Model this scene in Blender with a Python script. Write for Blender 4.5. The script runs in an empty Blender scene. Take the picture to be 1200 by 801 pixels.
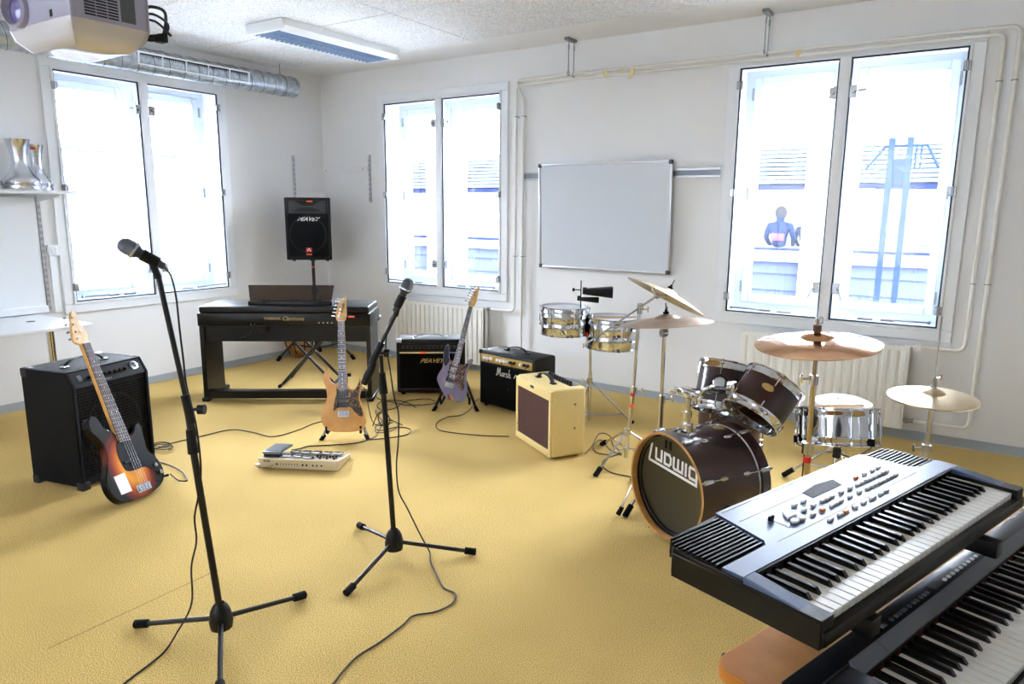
import bpy, bmesh, math, random
from mathutils import Vector, Matrix, Euler
random.seed(7)
PI = math.pi
SC = bpy.context.scene
COL = SC.collection
# ---------------------------------------------------------------- camera
cam = bpy.data.cameras.new('camera'); cam.sensor_width = 36.0; cam.lens = 36.0*828.35/1200; cam.clip_start = .05
camo = bpy.data.objects.new('camera', cam); COL.objects.link(camo); SC.camera = camo
_yaw, _pit, _rol = -.5815, -.1849, -.008
_f = Vector((math.sin(_yaw)*math.cos(_pit), math.cos(_yaw)*math.cos(_pit), math.sin(_pit)))
_r = Vector((math.cos(_yaw), -math.sin(_yaw), 0)); _u = _r.cross(_f)
_r2 = _r*math.cos(_rol)-_u*math.sin(_rol); _u2 = _r*math.sin(_rol)+_u*math.cos(_rol)
camo.matrix_world = Matrix(((_r2.x, _u2.x, -_f.x, 6.260), (_r2.y, _u2.y, -_f.y, -5.648), (_r2.z, _u2.z, -_f.z, 1.6), (0, 0, 0, 1)))
# ---------------------------------------------------------------- world: bright overcast sky
w = bpy.data.worlds.new('sky'); SC.world = w; w.use_nodes = True
bg = w.node_tree.nodes['Background']; bg.inputs[0].default_value = (.79, .878, 1.02, 1); bg.inputs[1].default_value = 16.0
# daylight portals at the window openings (they only tell the renderer where the sky comes in)
def portal(loc, rot, sx, sy):
    l = bpy.data.lights.new('window_portal', 'AREA'); l.shape = 'RECTANGLE'; l.size = sx; l.size_y = sy; l.cycles.is_portal = True
    o = bpy.data.objects.new('window_portal', l); COL.objects.link(o); o.location = loc; o.rotation_euler = rot
for xx in (1.675, 5.33): portal((xx, .42, 1.74), (-PI/2, 0, 0), 1.5, 1.9)
portal((-.42, -2.035, 1.74), (-PI/2, 0, PI/2), 1.5, 1.9)
portal((3.5, -8.02, 1.75), (PI/2, 0, 0), 3.8, 1.9)  # sky entering through the added fill window
vs = SC.view_settings; vs.view_transform = 'Standard'; vs.look = 'None'; vs.gamma = 1; vs.use_curve_mapping = False; vs.exposure = 2.0
# ---------------------------------------------------------------- helpers
def lin(c): return tuple((x/12.92 if x <= .04045 else ((x+.055)/1.055)**2.4) for x in c)
MATS = {}
def mat(name, col, rough=.5, metal=0., spec=.5, var=None, bump=None, coat=0., emit=None, alpha=None, coord='Object', trans=0.):
    """var=(scale, second colour, detail)   bump=(scale, strength)"""
    if name in MATS: return MATS[name]
    m = bpy.data.materials.new(name); m.use_nodes = True; nt = m.node_tree; N = nt.nodes; L = nt.links
    b = N['Principled BSDF']; b.inputs['Base Color'].default_value = (*lin(col), 1); b.inputs['Roughness'].default_value = rough
    b.inputs['Metallic'].default_value = metal; b.inputs['Specular IOR Level'].default_value = spec
    b.inputs['Coat Weight'].default_value = coat; b.inputs['Coat Roughness'].default_value = .08; b.inputs['Transmission Weight'].default_value = trans
    tc = N.new('ShaderNodeTexCoord')
    if var:
        n = N.new('ShaderNodeTexNoise'); n.inputs['Scale'].default_value = var[0]; n.inputs['Detail'].default_value = var[2] if len(var) > 2 else 3
        L.new(tc.outputs[coord], n.inputs['Vector'])
        r = N.new('ShaderNodeValToRGB'); r.color_ramp.elements[0].position = .35; r.color_ramp.elements[1].position = .65
        r.color_ramp.elements[0].color = (*lin(col), 1); r.color_ramp.elements[1].color = (*lin(var[1]), 1)
        L.new(n.outputs['Fac'], r.inputs[0]); L.new(r.outputs[0], b.inputs['Base Color'])
    if bump:
        n2 = N.new('ShaderNodeTexNoise'); n2.inputs['Scale'].default_value = bump[0]; n2.inputs['Detail'].default_value = 3
        L.new(tc.outputs[coord], n2.inputs['Vector'])
        bp = N.new('ShaderNodeBump'); bp.inputs['Strength'].default_value = bump[1]; bp.inputs['Distance'].default_value = .01
        L.new(n2.outputs['Fac'], bp.inputs['Height']); L.new(bp.outputs[0], b.inputs['Normal'])
    if emit: b.inputs['Emission Color'].default_value = (*lin(emit[0]), 1); b.inputs['Emission Strength'].default_value = emit[1]
    if alpha is not None: b.inputs['Alpha'].default_value = alpha
    MATS[name] = m; return m
def glass_mat(name, tint=(1, 1, 1), refl=.06, rough=0.):
    m = bpy.data.materials.new(name); m.use_nodes = True; nt = m.node_tree; N = nt.nodes; L = nt.links
    N.remove(N['Principled BSDF']); t = N.new('ShaderNodeBsdfTransparent'); t.inputs[0].default_value = (*tint, 1)
    g = N.new('ShaderNodeBsdfGlossy'); g.inputs['Roughness'].default_value = rough; mx = N.new('ShaderNodeMixShader')
    fr = N.new('ShaderNodeFresnel'); fr.inputs[0].default_value = 1.35
    L.new(fr.outputs[0], mx.inputs[0]); L.new(t.outputs[0], mx.inputs[1]); L.new(g.outputs[0], mx.inputs[2]); L.new(mx.outputs[0], N['Material Output'].inputs[0])
    MATS[name] = m; return m

def V(*a): return Vector(a if len(a) > 1 else a[0])
def frame(loc, z, xhint=(1, 0, 0)):
    z = Vector(z).normalized(); x = Vector(xhint); x = (x-z*x.dot(z))
    if x.length < 1e-5: x = Vector((0, 1, 0)); x = x-z*x.dot(z)
    x.normalize(); y = z.cross(x)
    return Matrix(((x.x, y.x, z.x, loc[0]), (x.y, y.y, z.y, loc[1]), (x.z, y.z, z.z, loc[2]), (0, 0, 0, 1)))
def smooth_closed(pts, k=4):
    n = len(pts); out = []
    for i in range(n):
        p0, p1, p2, p3 = (Vector(pts[(i+j-1) % n]) for j in range(4))
        for s in range(k):
            t = s/k
            out.append(tuple(.5*((2*p1)+(-p0+p2)*t+(2*p0-5*p1+4*p2-p3)*t*t+(-p0+3*p1-3*p2+p3)*t**3)))
    return out
def smooth_open(pts, k=6):
    P = [Vector(p) for p in pts]; P = [P[0]*2-P[1]]+P+[P[-1]*2-P[-2]]; out = []
    for i in range(1, len(P)-2):
        p0, p1, p2, p3 = P[i-1:i+3]
        for s in range(k):
            t = s/k
            out.append(.5*((2*p1)+(-p0+p2)*t+(2*p0-5*p1+4*p2-p3)*t*t+(-p0+3*p1-3*p2+p3)*t**3))
    out.append(P[-2]); return out
def bend(pts, r, k=5):
    """polyline with rounded corners"""
    P = [Vector(p) for p in pts]; out = [P[0]]
    for i in range(1, len(P)-1):
        a = (P[i-1]-P[i]); b = (P[i+1]-P[i]); rr = min(r, a.length*.49, b.length*.49); A = P[i]+a.normalized()*rr; B = P[i]+b.normalized()*rr
        for s in range(k+1):
            t = s/k; out.append(A*(1-t)**2+P[i]*2*t*(1-t)+B*t*t)
    out.append(P[-1]); return out

def wmat(o):
    m = Matrix.Translation(o.location) @ o.rotation_euler.to_matrix().to_4x4()
    return wmat(o.parent) @ m if o.parent else m
class MB:
    def __init__(s): s.v = []; s.f = []
    def add(s, v, f, M=None):
        o = len(s.v); s.v += [tuple(M @ Vector(p)) if M else tuple(p) for p in v]; s.f += [tuple(i+o for i in q) for q in f]; return s
    def box(s, x0, x1, y0, y1, z0, z1, M=None):
        return s.add([(x, y, z) for z in (z0, z1) for y in (y0, y1) for x in (x0, x1)],
                     [(0, 2, 3, 1), (4, 5, 7, 6), (0, 1, 5, 4), (2, 6, 7, 3), (0, 4, 6, 2), (1, 3, 7, 5)], M)
    def rbox(s, x0, x1, y0, y1, z0, z1, r=.01, seg=2, M=None):
        bm = bmesh.new(); bmesh.ops.create_cube(bm, size=1)
        for v in bm.verts: v.co = Vector((x0+(v.co.x+.5)*(x1-x0), y0+(v.co.y+.5)*(y1-y0), z0+(v.co.z+.5)*(z1-z0)))
        bmesh.ops.bevel(bm, geom=bm.edges[:], offset=r, segments=seg, affect='EDGES', profile=.5)
        bm.verts.index_update(); s.add([v.co[:] for v in bm.verts], [[v.index for v in f.verts] for f in bm.faces], M); bm.free(); return s
    def cyl(s, p0, p1, r0, r1=None, seg=14, caps=True, M=None):
        p0 = Vector(p0); p1 = Vector(p1); r1 = r0 if r1 is None else r1; F = frame((0, 0, 0), p1-p0).to_3x3(); v = []
        for p, r in ((p0, r0), (p1, r1)):
            for i in range(seg): a = 2*PI*i/seg; v.append(p+F @ Vector((r*math.cos(a), r*math.sin(a), 0)))
        f = [(i, (i+1) % seg, seg+(i+1) % seg, seg+i) for i in range(seg)]
        if caps: f += [tuple(range(seg-1, -1, -1)), tuple(range(seg, 2*seg))]
        return s.add(v, f, M)
    def tube(s, pts, r, seg=8, closed=False, M=None):
        P = [Vector(p) for p in pts]; n = len(P); v = []; f = []
        R = r if isinstance(r, (list, tuple)) else [r]*n
        T = [((P[(i+1) % n]-P[i-1]) if closed or 0 < i < n-1 else (P[1]-P[0] if i == 0 else P[-1]-P[-2])).normalized() for i in range(n)]
        x = Vector((0, 0, 1)) if abs(T[0].z) < .9 else Vector((1, 0, 0))
        for i in range(n):
            x = (x-T[i]*x.dot(T[i])).normalized(); y = T[i].cross(x)
            for k in range(seg): a = 2*PI*k/seg; v.append(P[i]+(x*math.cos(a)+y*math.sin(a))*R[i])
        for i in range(n if closed else n-1):
            j = (i+1) % n
            for k in range(seg): f.append((i*seg+k, i*seg+(k+1) % seg, j*seg+(k+1) % seg, j*seg+k))
        if not closed: f += [tuple(range(seg-1, -1, -1)), tuple((n-1)*seg+k for k in range(seg))]
        return s.add(v, f, M)
    def lathe(s, prof, seg=32, M=None, a0=0, a1=2*PI):
        """profile of (radius, z); radius 0 makes a pole"""
        full = abs(a1-a0-2*PI) < 1e-6; v = []; f = []; idx = []; ns = seg if full else seg+1
        for r, z in prof:
            if r < 1e-6: idx.append([len(v)]*ns); v.append((0, 0, z))
            else:
                idx.append(list(range(len(v), len(v)+ns))); v += [(r*math.cos(a0+(a1-a0)*i/seg), r*math.sin(a0+(a1-a0)*i/seg), z) for i in range(ns)]
        for a, b in zip(idx, idx[1:]):
            for i in range(seg):
                j = (i+1) % ns; q = [a[i], a[j], b[j], b[i]]; q2 = []
                for t in q:
                    if t not in q2: q2.append(t)
                if len(q2) > 2: f.append(tuple(q2))
        return s.add(v, f, M)
    def prism(s, out, z0, z1, M=None):
        n = len(out); v = [(p[0], p[1], z0) for p in out]+[(p[0], p[1], z1) for p in out]
        ar = sum(out[i][0]*out[(i+1) % n][1]-out[(i+1) % n][0]*out[i][1] for i in range(n))
        f = [(i, (i+1) % n, n+(i+1) % n, n+i) for i in range(n)]+[tuple(range(n-1, -1, -1)), tuple(range(n, 2*n))]
        if ar < 0: f = [q[::-1] for q in f]
        return s.add(v, f, M)
    def ball(s, c, r, seg=12, ring=8, sc=(1, 1, 1), M=None):
        b = Matrix.Translation(c) @ Matrix.Diagonal((*sc, 1)); b = M @ b if M else b
        return s.lathe([(r*math.sin(PI*i/ring) if 0 < i < ring else 0, -r*math.cos(PI*i/ring)) for i in range(ring+1)], seg, b)
    def torus(s, c, n, R, r, seg=32, rs=8, M=None):
        F = frame(c, n); return s.tube([F @ Vector((R*math.cos(2*PI*i/seg), R*math.sin(2*PI*i/seg), 0)) for i in range(seg)], r, rs, True, M)
    def strokes(s, lines, wd, z0, z1, M=None):
        """flat brush strokes for lettering"""
        for ln in lines:
            for a, b in zip(ln, ln[1:]):
                a = Vector(a); b = Vector(b); d = (b-a)
                if d.length < 1e-6: continue
                d.normalize(); a2 = a-d*wd*.5; b2 = b+d*wd*.5; p = Vector((-d.y, d.x))*wd*.5
                s.prism([tuple(a2-p), tuple(b2-p), tuple(b2+p), tuple(a2+p)], z0, z1, M)
        return s
    def obj(s, name, m, parent=None, ang=40, bevel=None, world=False, label=None, kind=None):
        me = bpy.data.meshes.new(name); vv = s.v
        if world and parent:
            inv = wmat(parent).inverted(); vv = [tuple(inv @ Vector(p)) for p in vv]
        me.from_pydata(vv, [], s.f); me.materials.append(MATS[m] if isinstance(m, str) else m)
        if ang:
            me.polygons.foreach_set('use_smooth', [True]*len(me.polygons)); me.set_sharp_from_angle(angle=math.radians(ang))
        me.update(); o = bpy.data.objects.new(name, me); COL.objects.link(o); o.parent = parent
        if bevel:
            b = o.modifiers.new('bevel', 'BEVEL'); b.width = bevel[0]; b.segments = bevel[1]; b.limit_method = 'ANGLE'; b.angle_limit = math.radians(50); b.harden_normals = False
        if label: o['label'] = label
        if kind: o['kind'] = kind
        return o
def tag(o, label, cat=None, group=None, kind=None):
    o['label'] = label
    if cat: o['category'] = cat
    if group: o['group'] = group
    if kind: o['kind'] = kind
    return o
def thing(name, label, cat, loc=(0, 0, 0), rotz=0., group=None, kind=None, rot=None):
    o = bpy.data.objects.new(name, None); COL.objects.link(o); o.empty_display_size = .1; o.location = loc
    o.rotation_euler = rot if rot else (0, 0, rotz); return tag(o, label, cat, group, kind)
def dup(root, loc=None, rot=None, label=None, parent=None):
    r = root.copy(); COL.objects.link(r); r.parent = parent
    if loc is not None: r.location = loc
    if rot is not None: r.rotation_euler = rot
    if label: r['label'] = label
    for ch in root.children: dup(ch, parent=r)
    return r
def text(s, size, m, parent, M, name='lettering', shear=0., depth=.0006, bold=0., sx=1., spacing=1.):
    cu = bpy.data.curves.new('txt', 'FONT'); cu.body = s; cu.size = size; cu.extrude = depth; cu.shear = shear; cu.align_x = 'CENTER'; cu.align_y = 'CENTER'; cu.offset = bold; cu.space_character = spacing
    cu.resolution_u = 3; to = bpy.data.objects.new('txt', cu); me = bpy.data.meshes.new_from_object(to); bpy.data.objects.remove(to); bpy.data.curves.remove(cu)
    me.transform(M @ Matrix.Diagonal((sx, 1, 1, 1))); me.name = name; me.materials.clear(); me.materials.append(MATS[m]); o = bpy.data.objects.new(name, me); COL.objects.link(o); o.parent = parent; return o
# text matrices: upright on a face whose outward normal is -y (front), letters read left to right along +x
FRONT = lambda x, y, z: Matrix.Translation((x, y, z)) @ Matrix.Rotation(PI/2, 4, 'X')
# ---------------------------------------------------------------- materials
mat('wall_paint', (.93, .93, .93), .85, bump=(60, .06))
mat('ceiling_paint', (.93, .93, .93), .9)
mat('acoustic', (.97, .975, .985), .95, var=(95, (.80, .805, .815), 2), bump=(95, .3))
mat('trim_white', (.93, .94, .95), .45)
mat('frame_white', (.80, .84, .88), .4)
mat('radiator_white', (.95, .945, .92), .35)
mat('pipe_white', (.94, .93, .90), .4)
mat('baseboard', (.66, .69, .71), .5)
mat('seal', (.10, .22, .30), .6)
glass_mat('glass'); glass_mat('smoke_acrylic', (.36, .31, .29))
mat('chrome', (.82, .83, .85), .09, 1.)
mat('chrome_soft', (.72, .73, .75), .25, 1.)
mat('steel', (.62, .64, .66), .35, 1.)
mat('galvanised', (.80, .83, .86), .32, .8, var=(22, (.66, .70, .74), 2))
mat('nickel_white', (.80, .81, .82), .4, .3)
mat('black', (.025, .03, .038), .45, spec=.3)
mat('black_soft', (.03, .033, .04), .75, spec=.25)
mat('black_gloss', (.035, .037, .042), .18)
mat('rubber', (.025, .026, .03), .8, spec=.25)
mat('tolex_black', (.02, .027, .04), .5, spec=.35, bump=(240, .35))
mat('tolex_navy', (.022, .032, .062), .7, bump=(320, .45), var=(300, (.014, .02, .04)), spec=.2)
mat('grille_black', (.014, .017, .023), .85, spec=.15, bump=(420, .5))
mat('grille_hole', (.02, .02, .022), .9)
mat('grille_metal', (.12, .12, .125), .5, .4)
mat('piano_black', (.016, .022, .035), .36, spec=.35, bump=(90, .05))
mat('white_print', (.92, .92, .92), .5)
mat('gold_print', (.72, .60, .34), .45)
mat('orange_tape', (1.0, .36, .17), .6)
mat('red_tape', (.85, .13, .10), .6)
mat('red_badge', (.90, .16, .13), .5)
mat('whiteboard', (.83, .85, .88), .28)
mat('alu', (.80, .81, .83), .35, .85)
mat('black_cable', (.06, .062, .068), .5)
mat('yellow_foam', (.93, .86, .62), .9)
# carpet: yellow wool loop with mottling at several sizes
def carpet():
    m = bpy.data.materials.new('carpet'); m.use_nodes = True; nt = m.node_tree; N = nt.nodes; L = nt.links; b = N['Principled BSDF']
    tc = N.new('ShaderNodeTexCoord'); b.inputs['Roughness'].default_value = .95; b.inputs['Specular IOR Level'].default_value = .15
    b.inputs['Sheen Weight'].default_value = .15; b.inputs['Sheen Tint'].default_value = (*lin((.95, .85, .55)), 1)
    def noise(s, d): n = N.new('ShaderNodeTexNoise'); n.inputs['Scale'].default_value = s; n.inputs['Detail'].default_value = d; L.new(tc.outputs['Object'], n.inputs['Vector']); return n
    n1 = noise(270, 2); n2 = noise(1.3, 4); r = N.new('ShaderNodeValToRGB'); r.color_ramp.elements[0].position = .38; r.color_ramp.elements[1].position = .62
    r.color_ramp.elements[0].color = (*lin((.63, .475, .215)), 1); r.color_ramp.elements[1].color = (*lin((.96, .845, .55)), 1); L.new(n1.outputs['Fac'], r.inputs[0])
    r2 = N.new('ShaderNodeValToRGB'); r2.color_ramp.elements[0].position = .35; r2.color_ramp.elements[1].position = .65; r2.color_ramp.elements[0].color = (.86, .85, .82, 1); r2.color_ramp.elements[1].color = (1, 1, 1, 1)
    L.new(n2.outputs['Fac'], r2.inputs[0]); mx = N.new('ShaderNodeMix'); mx.data_type = 'RGBA'; mx.blend_type = 'MULTIPLY'; mx.inputs[0].default_value = 1
    L.new(r.outputs[0], mx.inputs[6]); L.new(r2.outputs[0], mx.inputs[7]); L.new(mx.outputs[2], b.inputs['Base Color'])
    bp = N.new('ShaderNodeBump'); bp.inputs['Strength'].default_value = .35; bp.inputs['Distance'].default_value = .003; L.new(n1.outputs['Fac'], bp.inputs['Height']); L.new(bp.outputs[0], b.inputs['Normal'])
    MATS['carpet'] = m
carpet()
# ---------------------------------------------------------------- room shell
H = 3.017; XR = 8.6; YB = -7.6
def struct(mb, name, m, label, **k): return tag(mb.obj(name, m, **k), label, kind='structure')
FL = struct(MB().box(-.4, XR+.4, YB-.4, .4, -.12, 0), 'floor', 'carpet', 'yellow wool carpet covering the whole floor')
mat('carpet_seam', (.60, .46, .23), .95)
MB().box(3.55, 3.5535, -4.62, -3.93, -.001, .0008).obj('carpet_seam', 'carpet_seam', FL)
CE = struct(MB().box(-.4, XR+.4, YB-.4, .4, H, H+.15), 'ceiling', 'ceiling_paint', 'plain white ceiling margin around the acoustic panels')
xs = [.28, 2.49, 4.70, 6.91, 8.35]; ys = [-.56-1.0*i for i in range(8)]
for i in range(4):
    for j in range(6):
        MB().rbox(xs[i]+.004, xs[i+1]-.004, ys[j+1]+.004, ys[j]-.004, H-.022, H+.005, .004, 1).obj('ceiling_panel', 'acoustic', CE)
WIN_Z0, WIN_Z1 = .80, 2.676
def wall(name, label, length, holes, loc, rotz, T=.4):
    b = MB(); x = 0
    for a, c, z0, z1 in holes:
        b.box(x, a, 0, T, 0, H); b.box(a, c, 0, T, 0, z0); b.box(a, c, 0, T, z1, H); x = c
    b.box(x, length, 0, T, 0, H); o = b.obj(name, 'wall_paint', ang=None); o.location = loc; o.rotation_euler.z = rotz; return tag(o, label, kind='structure')
wall('wall_back', 'white painted wall with two windows, radiators and the whiteboard', XR+.0, [(.93, 2.42, WIN_Z0, WIN_Z1), (4.585, 6.08, WIN_Z0, WIN_Z1)], (0, 0, 0), 0)
wall('wall_left', 'white painted wall with one window behind the ventilation duct', -YB, [(-YB-2.777, -YB-1.294, WIN_Z0, WIN_Z1)], (0, YB, 0), PI/2)
wall('wall_front', 'white wall with an added fill-light window behind the photographer', XR+.8, [(XR+.4-5.4, XR+.4-1.6, .8, 2.7)], (XR+.4, YB, 0), PI)
wall('wall_right', 'plain white wall to the right of the photographer', -YB+.0, [], (XR, 0, 0), -PI/2)
def base(name, label, x0, x1, y0, y1): struct(MB().rbox(x0, x1, y0, y1, 0, .068, .004, 1), name, 'baseboard', label)
base('baseboard_back', 'grey baseboard along the wall with the whiteboard', .014, XR, -.014, 0)
base('baseboard_left', 'grey baseboard along the wall with the duct', 0, .014, YB, 0)
# ---------------------------------------------------------------- windows
def window(n, label, loc, rotz, w=1.49, detail=True):
    W = tag(bpy.data.objects.new('window_%d' % n, None), label, kind='structure'); COL.objects.link(W); W.location = loc; W.rotation_euler.z = rotz
    z0, z1 = WIN_Z0, WIN_Z1; c = .075
    for a in ((-c, w+c, z1, z1+c), (-c, w+c, z0-c, z0)): MB().rbox(a[0], a[1], -.022, 0, a[2], a[3], .004, 1).obj('casing_board', 'trim_white', W)
    for a in ((-c, 0), (w, w+c)): MB().rbox(a[0], a[1], -.022, 0, z0, z1, .004, 1).obj('casing_board', 'trim_white', W)
    m = w/2; mw = .036
    fr = MB()
    for a in ((0, .016, z0, z1), (w-.016, w, z0, z1), (.016, w-.016, z0, z0+.016), (.016, w-.016, z1-.016, z1)): fr.box(a[0], a[1], -.03, .045, a[2], a[3])
    fr.obj('inner_frame', 'trim_white', W)
    MB().rbox(m-mw, m+mw, -.034, .045, z0+.01, z1-.01, .004, 1).obj('mullion', 'trim_white', W)
    for k, (a, b) in enumerate(((.016, m-mw), (m+mw, w-.016))):
        p = MB().box(a+.006, b-.006, -.012, -.007, z0+.024, z1-.024).obj('pane', 'glass', W)
        s = MB(); t = .011
        for q in ((a, a+t, z0+.016, z1-.016), (b-t, b, z0+.016, z1-.016), (a+t, b-t, z0+.016, z0+.016+t), (a+t, b-t, z1-.016-t, z1-.016)): s.box(q[0], q[1], -.014, -.003, q[2], q[3])
        s.obj('seal', 'seal', p)
        hx = a+.004 if k == 0 else b-.004
        for hz in (2.535, 1.742, .94):
            h = MB().rbox(hx-.022, hx+.022, -.034, -.012, hz-.03, hz+.03, .003, 1).cyl((hx, -.036, hz-.032), (hx, -.036, hz+.032), .008, seg=8).obj('hinge', 'chrome_soft', p)
        lx = b-.03 if k == 0 else a+.03; sg = -1 if k == 0 else 1
        for hz in (2.43, 1.05):
            l = MB().rbox(lx-.024, lx+.024, -.036, -.012, hz-.04, hz+.04, .003, 1).cyl((lx, -.055, hz), (lx, -.03, hz), .012, seg=10).obj('latch_plate', 'chrome_soft', p)
            MB().tube([(lx, -.05, hz), (lx+sg*.03, -.056, hz-.02 if hz < 2 else hz), (lx+sg*(.05 if hz < 2 else .095), -.06, hz-.085 if hz < 2 else hz+.004)], .0045, 6).obj('latch_lever', 'chrome_soft', l)
        x0 = a+.05 if k == 0 else b-.05
        st = MB().tube([(x0, -.03, z0+.055), (x0+(-sg)*.3, -.03, z0+.05)], .006, 6).ball((x0, -.03, z0+.055), .013, 8, 6)
        st.box(min(x0-sg*.22, x0-sg*.3), max(x0-sg*.22, x0-sg*.3), -.038, -.022, z0+.04, z0+.06); st.box(min(x0-sg*.35, x0-sg*.45), max(x0-sg*.35, x0-sg*.45), -.034, -.02, z0+.036, z0+.056)
        st.obj('window_stay', 'steel', p)
    # outer casements set back in the reveal
    y = .25; of = MB()
    for a in ((0, .06, z0, z1), (w-.06, w, z0, z1), (.06, w-.06, z0, z0+.07), (.06, w-.06, z1-.05, z1), (m-.05, m+.05, z0+.07, z1-.05)): of.box(a[0], a[1], y, y+.09, a[2], a[3])
    of.obj('outer_frame', 'frame_white', W)
    for a, b in ((.06, m-.05), (m+.05, w-.06)):
        sm = MB(); t = .062
        for q in ((a, a+t, z0+.07, z1-.05), (b-t, b, z0+.07, z1-.05), (a+t, b-t, z0+.07, z0+.07+t), (a+t, b-t, z1-.05-t, z1-.05)): sm.rbox(q[0], q[1], y-.02, y+.05, q[2], q[3], .006, 1)
        so = sm.obj('outer_sash', 'frame_white', W)
        MB().box(a+t-.004, b-t+.004, y+.01, y+.016, z0+.07+t-.004, z1-.05-t+.004).obj('outer_pane', 'glass', so)
        hg = MB()
        for hz in (2.50, 1.74, 1.0): hg.rbox(a-.012 if a < m else b-.004, a+.004 if a < m else b+.012, y-.035, y-.018, hz-.045, hz+.045, .003, 1)
        hg.obj('sash_hinges', 'steel', so)
        MB().tube([(b-.03 if a < m else a+.03, y-.03, 1.62), (b-.03 if a < m else a+.03, y-.045, 1.60), (b-.03 if a < m else a+.03, y-.045, 1.47)], .009, 8).obj('sash_handle', 'frame_white', so)
    MB().rbox(-.005, w+.005, .045, y+.02, z0-.004, z0+.012, .004, 1).obj('inner_sill', 'frame_white', W)
    return W
window(1, 'white double window in the left wall under the duct', (0, -2.777, 0), PI/2, 1.483)
window(2, 'white double window in the back wall left of the whiteboard', (.93, 0, 0), 0, 1.49)
window(3, 'white double window right of the whiteboard, blue posts outside', (4.585, 0, 0), 0, 1.495)
W4 = tag(bpy.data.objects.new('window_4', None), 'added fill-light window with a drawn white blind, unseen behind the photographer', kind='structure'); COL.objects.link(W4); W4.location = (5.4, YB, 0); W4.rotation_euler.z = PI  # added, never in view: fill light for the near side of the room
f4 = MB()
for a in ((0, 3.8, .8, .87), (0, 3.8, 2.63, 2.7), (0, .07, .87, 2.63), (1.24, 1.31, .87, 2.63), (2.49, 2.56, .87, 2.63), (3.73, 3.8, .87, 2.63)): f4.box(a[0], a[1], .2, .28, a[2], a[3])
f4.obj('frame', 'frame_white', W4)
for a in (.07, 1.31, 2.56): MB().box(a-.005, a+1.18, .23, .236, .865, 2.635).obj('pane', 'glass', W4)
bm_ = bpy.data.materials.new('fill_blind'); bm_.use_nodes = True; MATS['fill_blind'] = bm_; nn = bm_.node_tree.nodes; ll = bm_.node_tree.links; nn.remove(nn['Principled BSDF'])
tr = nn.new('ShaderNodeBsdfTranslucent'); tr.inputs[0].default_value = (.16, .16, .16, 1); df = nn.new('ShaderNodeBsdfDiffuse'); df.inputs[0].default_value = (.55, .55, .55, 1); ad = nn.new('ShaderNodeAddShader')
ll.new(tr.outputs[0], ad.inputs[0]); ll.new(df.outputs[0], ad.inputs[1]); ll.new(ad.outputs[0], nn['Material Output'].inputs[0])
MB().add([(.0, .10, .8), (3.8, .10, .8), (3.8, .10, 2.7), (.0, .10, 2.7)], [(0, 1, 2, 3)]).obj('blind', 'fill_blind', W4, ang=None)  # added translucent sheet that dims and softens the fill light
# ---------------------------------------------------------------- heating: radiators and pipes
def radiator(label, x0, x1, z0, z1, valve_side):
    w = x1-x0; R = thing('radiator', label, 'radiator', (x0, 0, z0)); h = z1-z0; yf = -.125; yb = -.045
    n = int(w/.058); p = w/n; prof = []
    for i in range(n):
        a = i*p
        prof += [(a+p*.08, 0), (a+p*.22, .010), (a+p*.68, .010), (a+p*.82, 0)]
    prof = [(0, 0)]+prof+[(w, 0)]; b = MB(); v = []; f = []
    for (x, d) in prof: v += [(x, yf-d+.01, .02), (x, yf-d+.01, h-.035)]
    f = [(2*i, 2*i+2, 2*i+3, 2*i+1) for i in range(len(prof)-1)]
    b.add(v, f); b.box(0, w, yf+.0105, yf+.03, .0, h-.02); b.obj('fluted_panel', 'radiator_white', R, ang=30)
    MB().box(.005, w-.005, yb-.012, yb, .0, h-.02).obj('rear_panel', 'radiator_white', R)
    for s in (0, w-.012): MB().rbox(s, s+.012, yf+.002, yb+.004, .01, h-.004, .003, 1).obj('side_cover', 'radiator_white', R)
    g = MB().box(.012, w-.012, yf+.004, yf+.012, h-.03, h-.002).box(.012, w-.012, yb-.006, yb+.002, h-.03, h-.002)
    for i in range(int(w/.03)): g.box(.012+i*.03, .016+i*.03, yf+.012, yb-.006, h-.012, h-.004)
    g.obj('top_grille', 'radiator_white', R)
    for x in (.18, w-.18): MB().box(x-.02, x+.02, yb, 0, .06, h-.08).obj('wall_bracket', 'steel', R)
    return R
radiator('white fluted panel radiator under the window behind the guitar amplifiers', 1.14, 2.29, .085, .665, 1)
R3 = radiator('white fluted panel radiator under the window behind the drum kit', 4.765, 5.925, .095, .69, 1)
def pipe(name, label, pts, feet, r=.0125):
    P = thing(name, label, 'pipe', (pts[0][0], 0, 0)); MB().tube(bend(pts, .06), r, 10).obj('pipe_run', 'pipe_white', P, world=True)
    for x, z in feet:
        MB().torus((x, -.05, z), (0, 0, 1), .0155, .004, 14, 6).cyl((x, -.035, z), (x, 0, z), .005, seg=8).obj('wall_clip', 'steel', P, world=True)
    return P
P1 = pipe('heating_pipe', 'white heating pipe looping from radiator thermostat valves up along the wall, the lower of two', [(2.305, -.05, .645), (2.605, -.05, .645), (2.605, -.05, 2.705), (6.24, -.05, 2.705), (6.24, -.05, .68), (6.0, -.05, .68)], [(2.605, 2.43), (2.605, 1.17), (6.24, 2.42), (6.24, 1.14)])
P2 = pipe('heating_pipe', 'white heating pipe running to the radiator bottoms, the upper of two along the ceiling', [(2.305, -.055, .12), (2.685, -.055, .12), (2.685, -.055, 2.58), (2.62, -.055, 2.70), (2.62, -.055, 2.742), (6.32, -.055, 2.742), (6.32, -.055, .15), (5.99, -.055, .15)], [(2.685, 2.43), (2.685, 1.17), (6.32, 2.42), (6.32, 1.14)])
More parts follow.
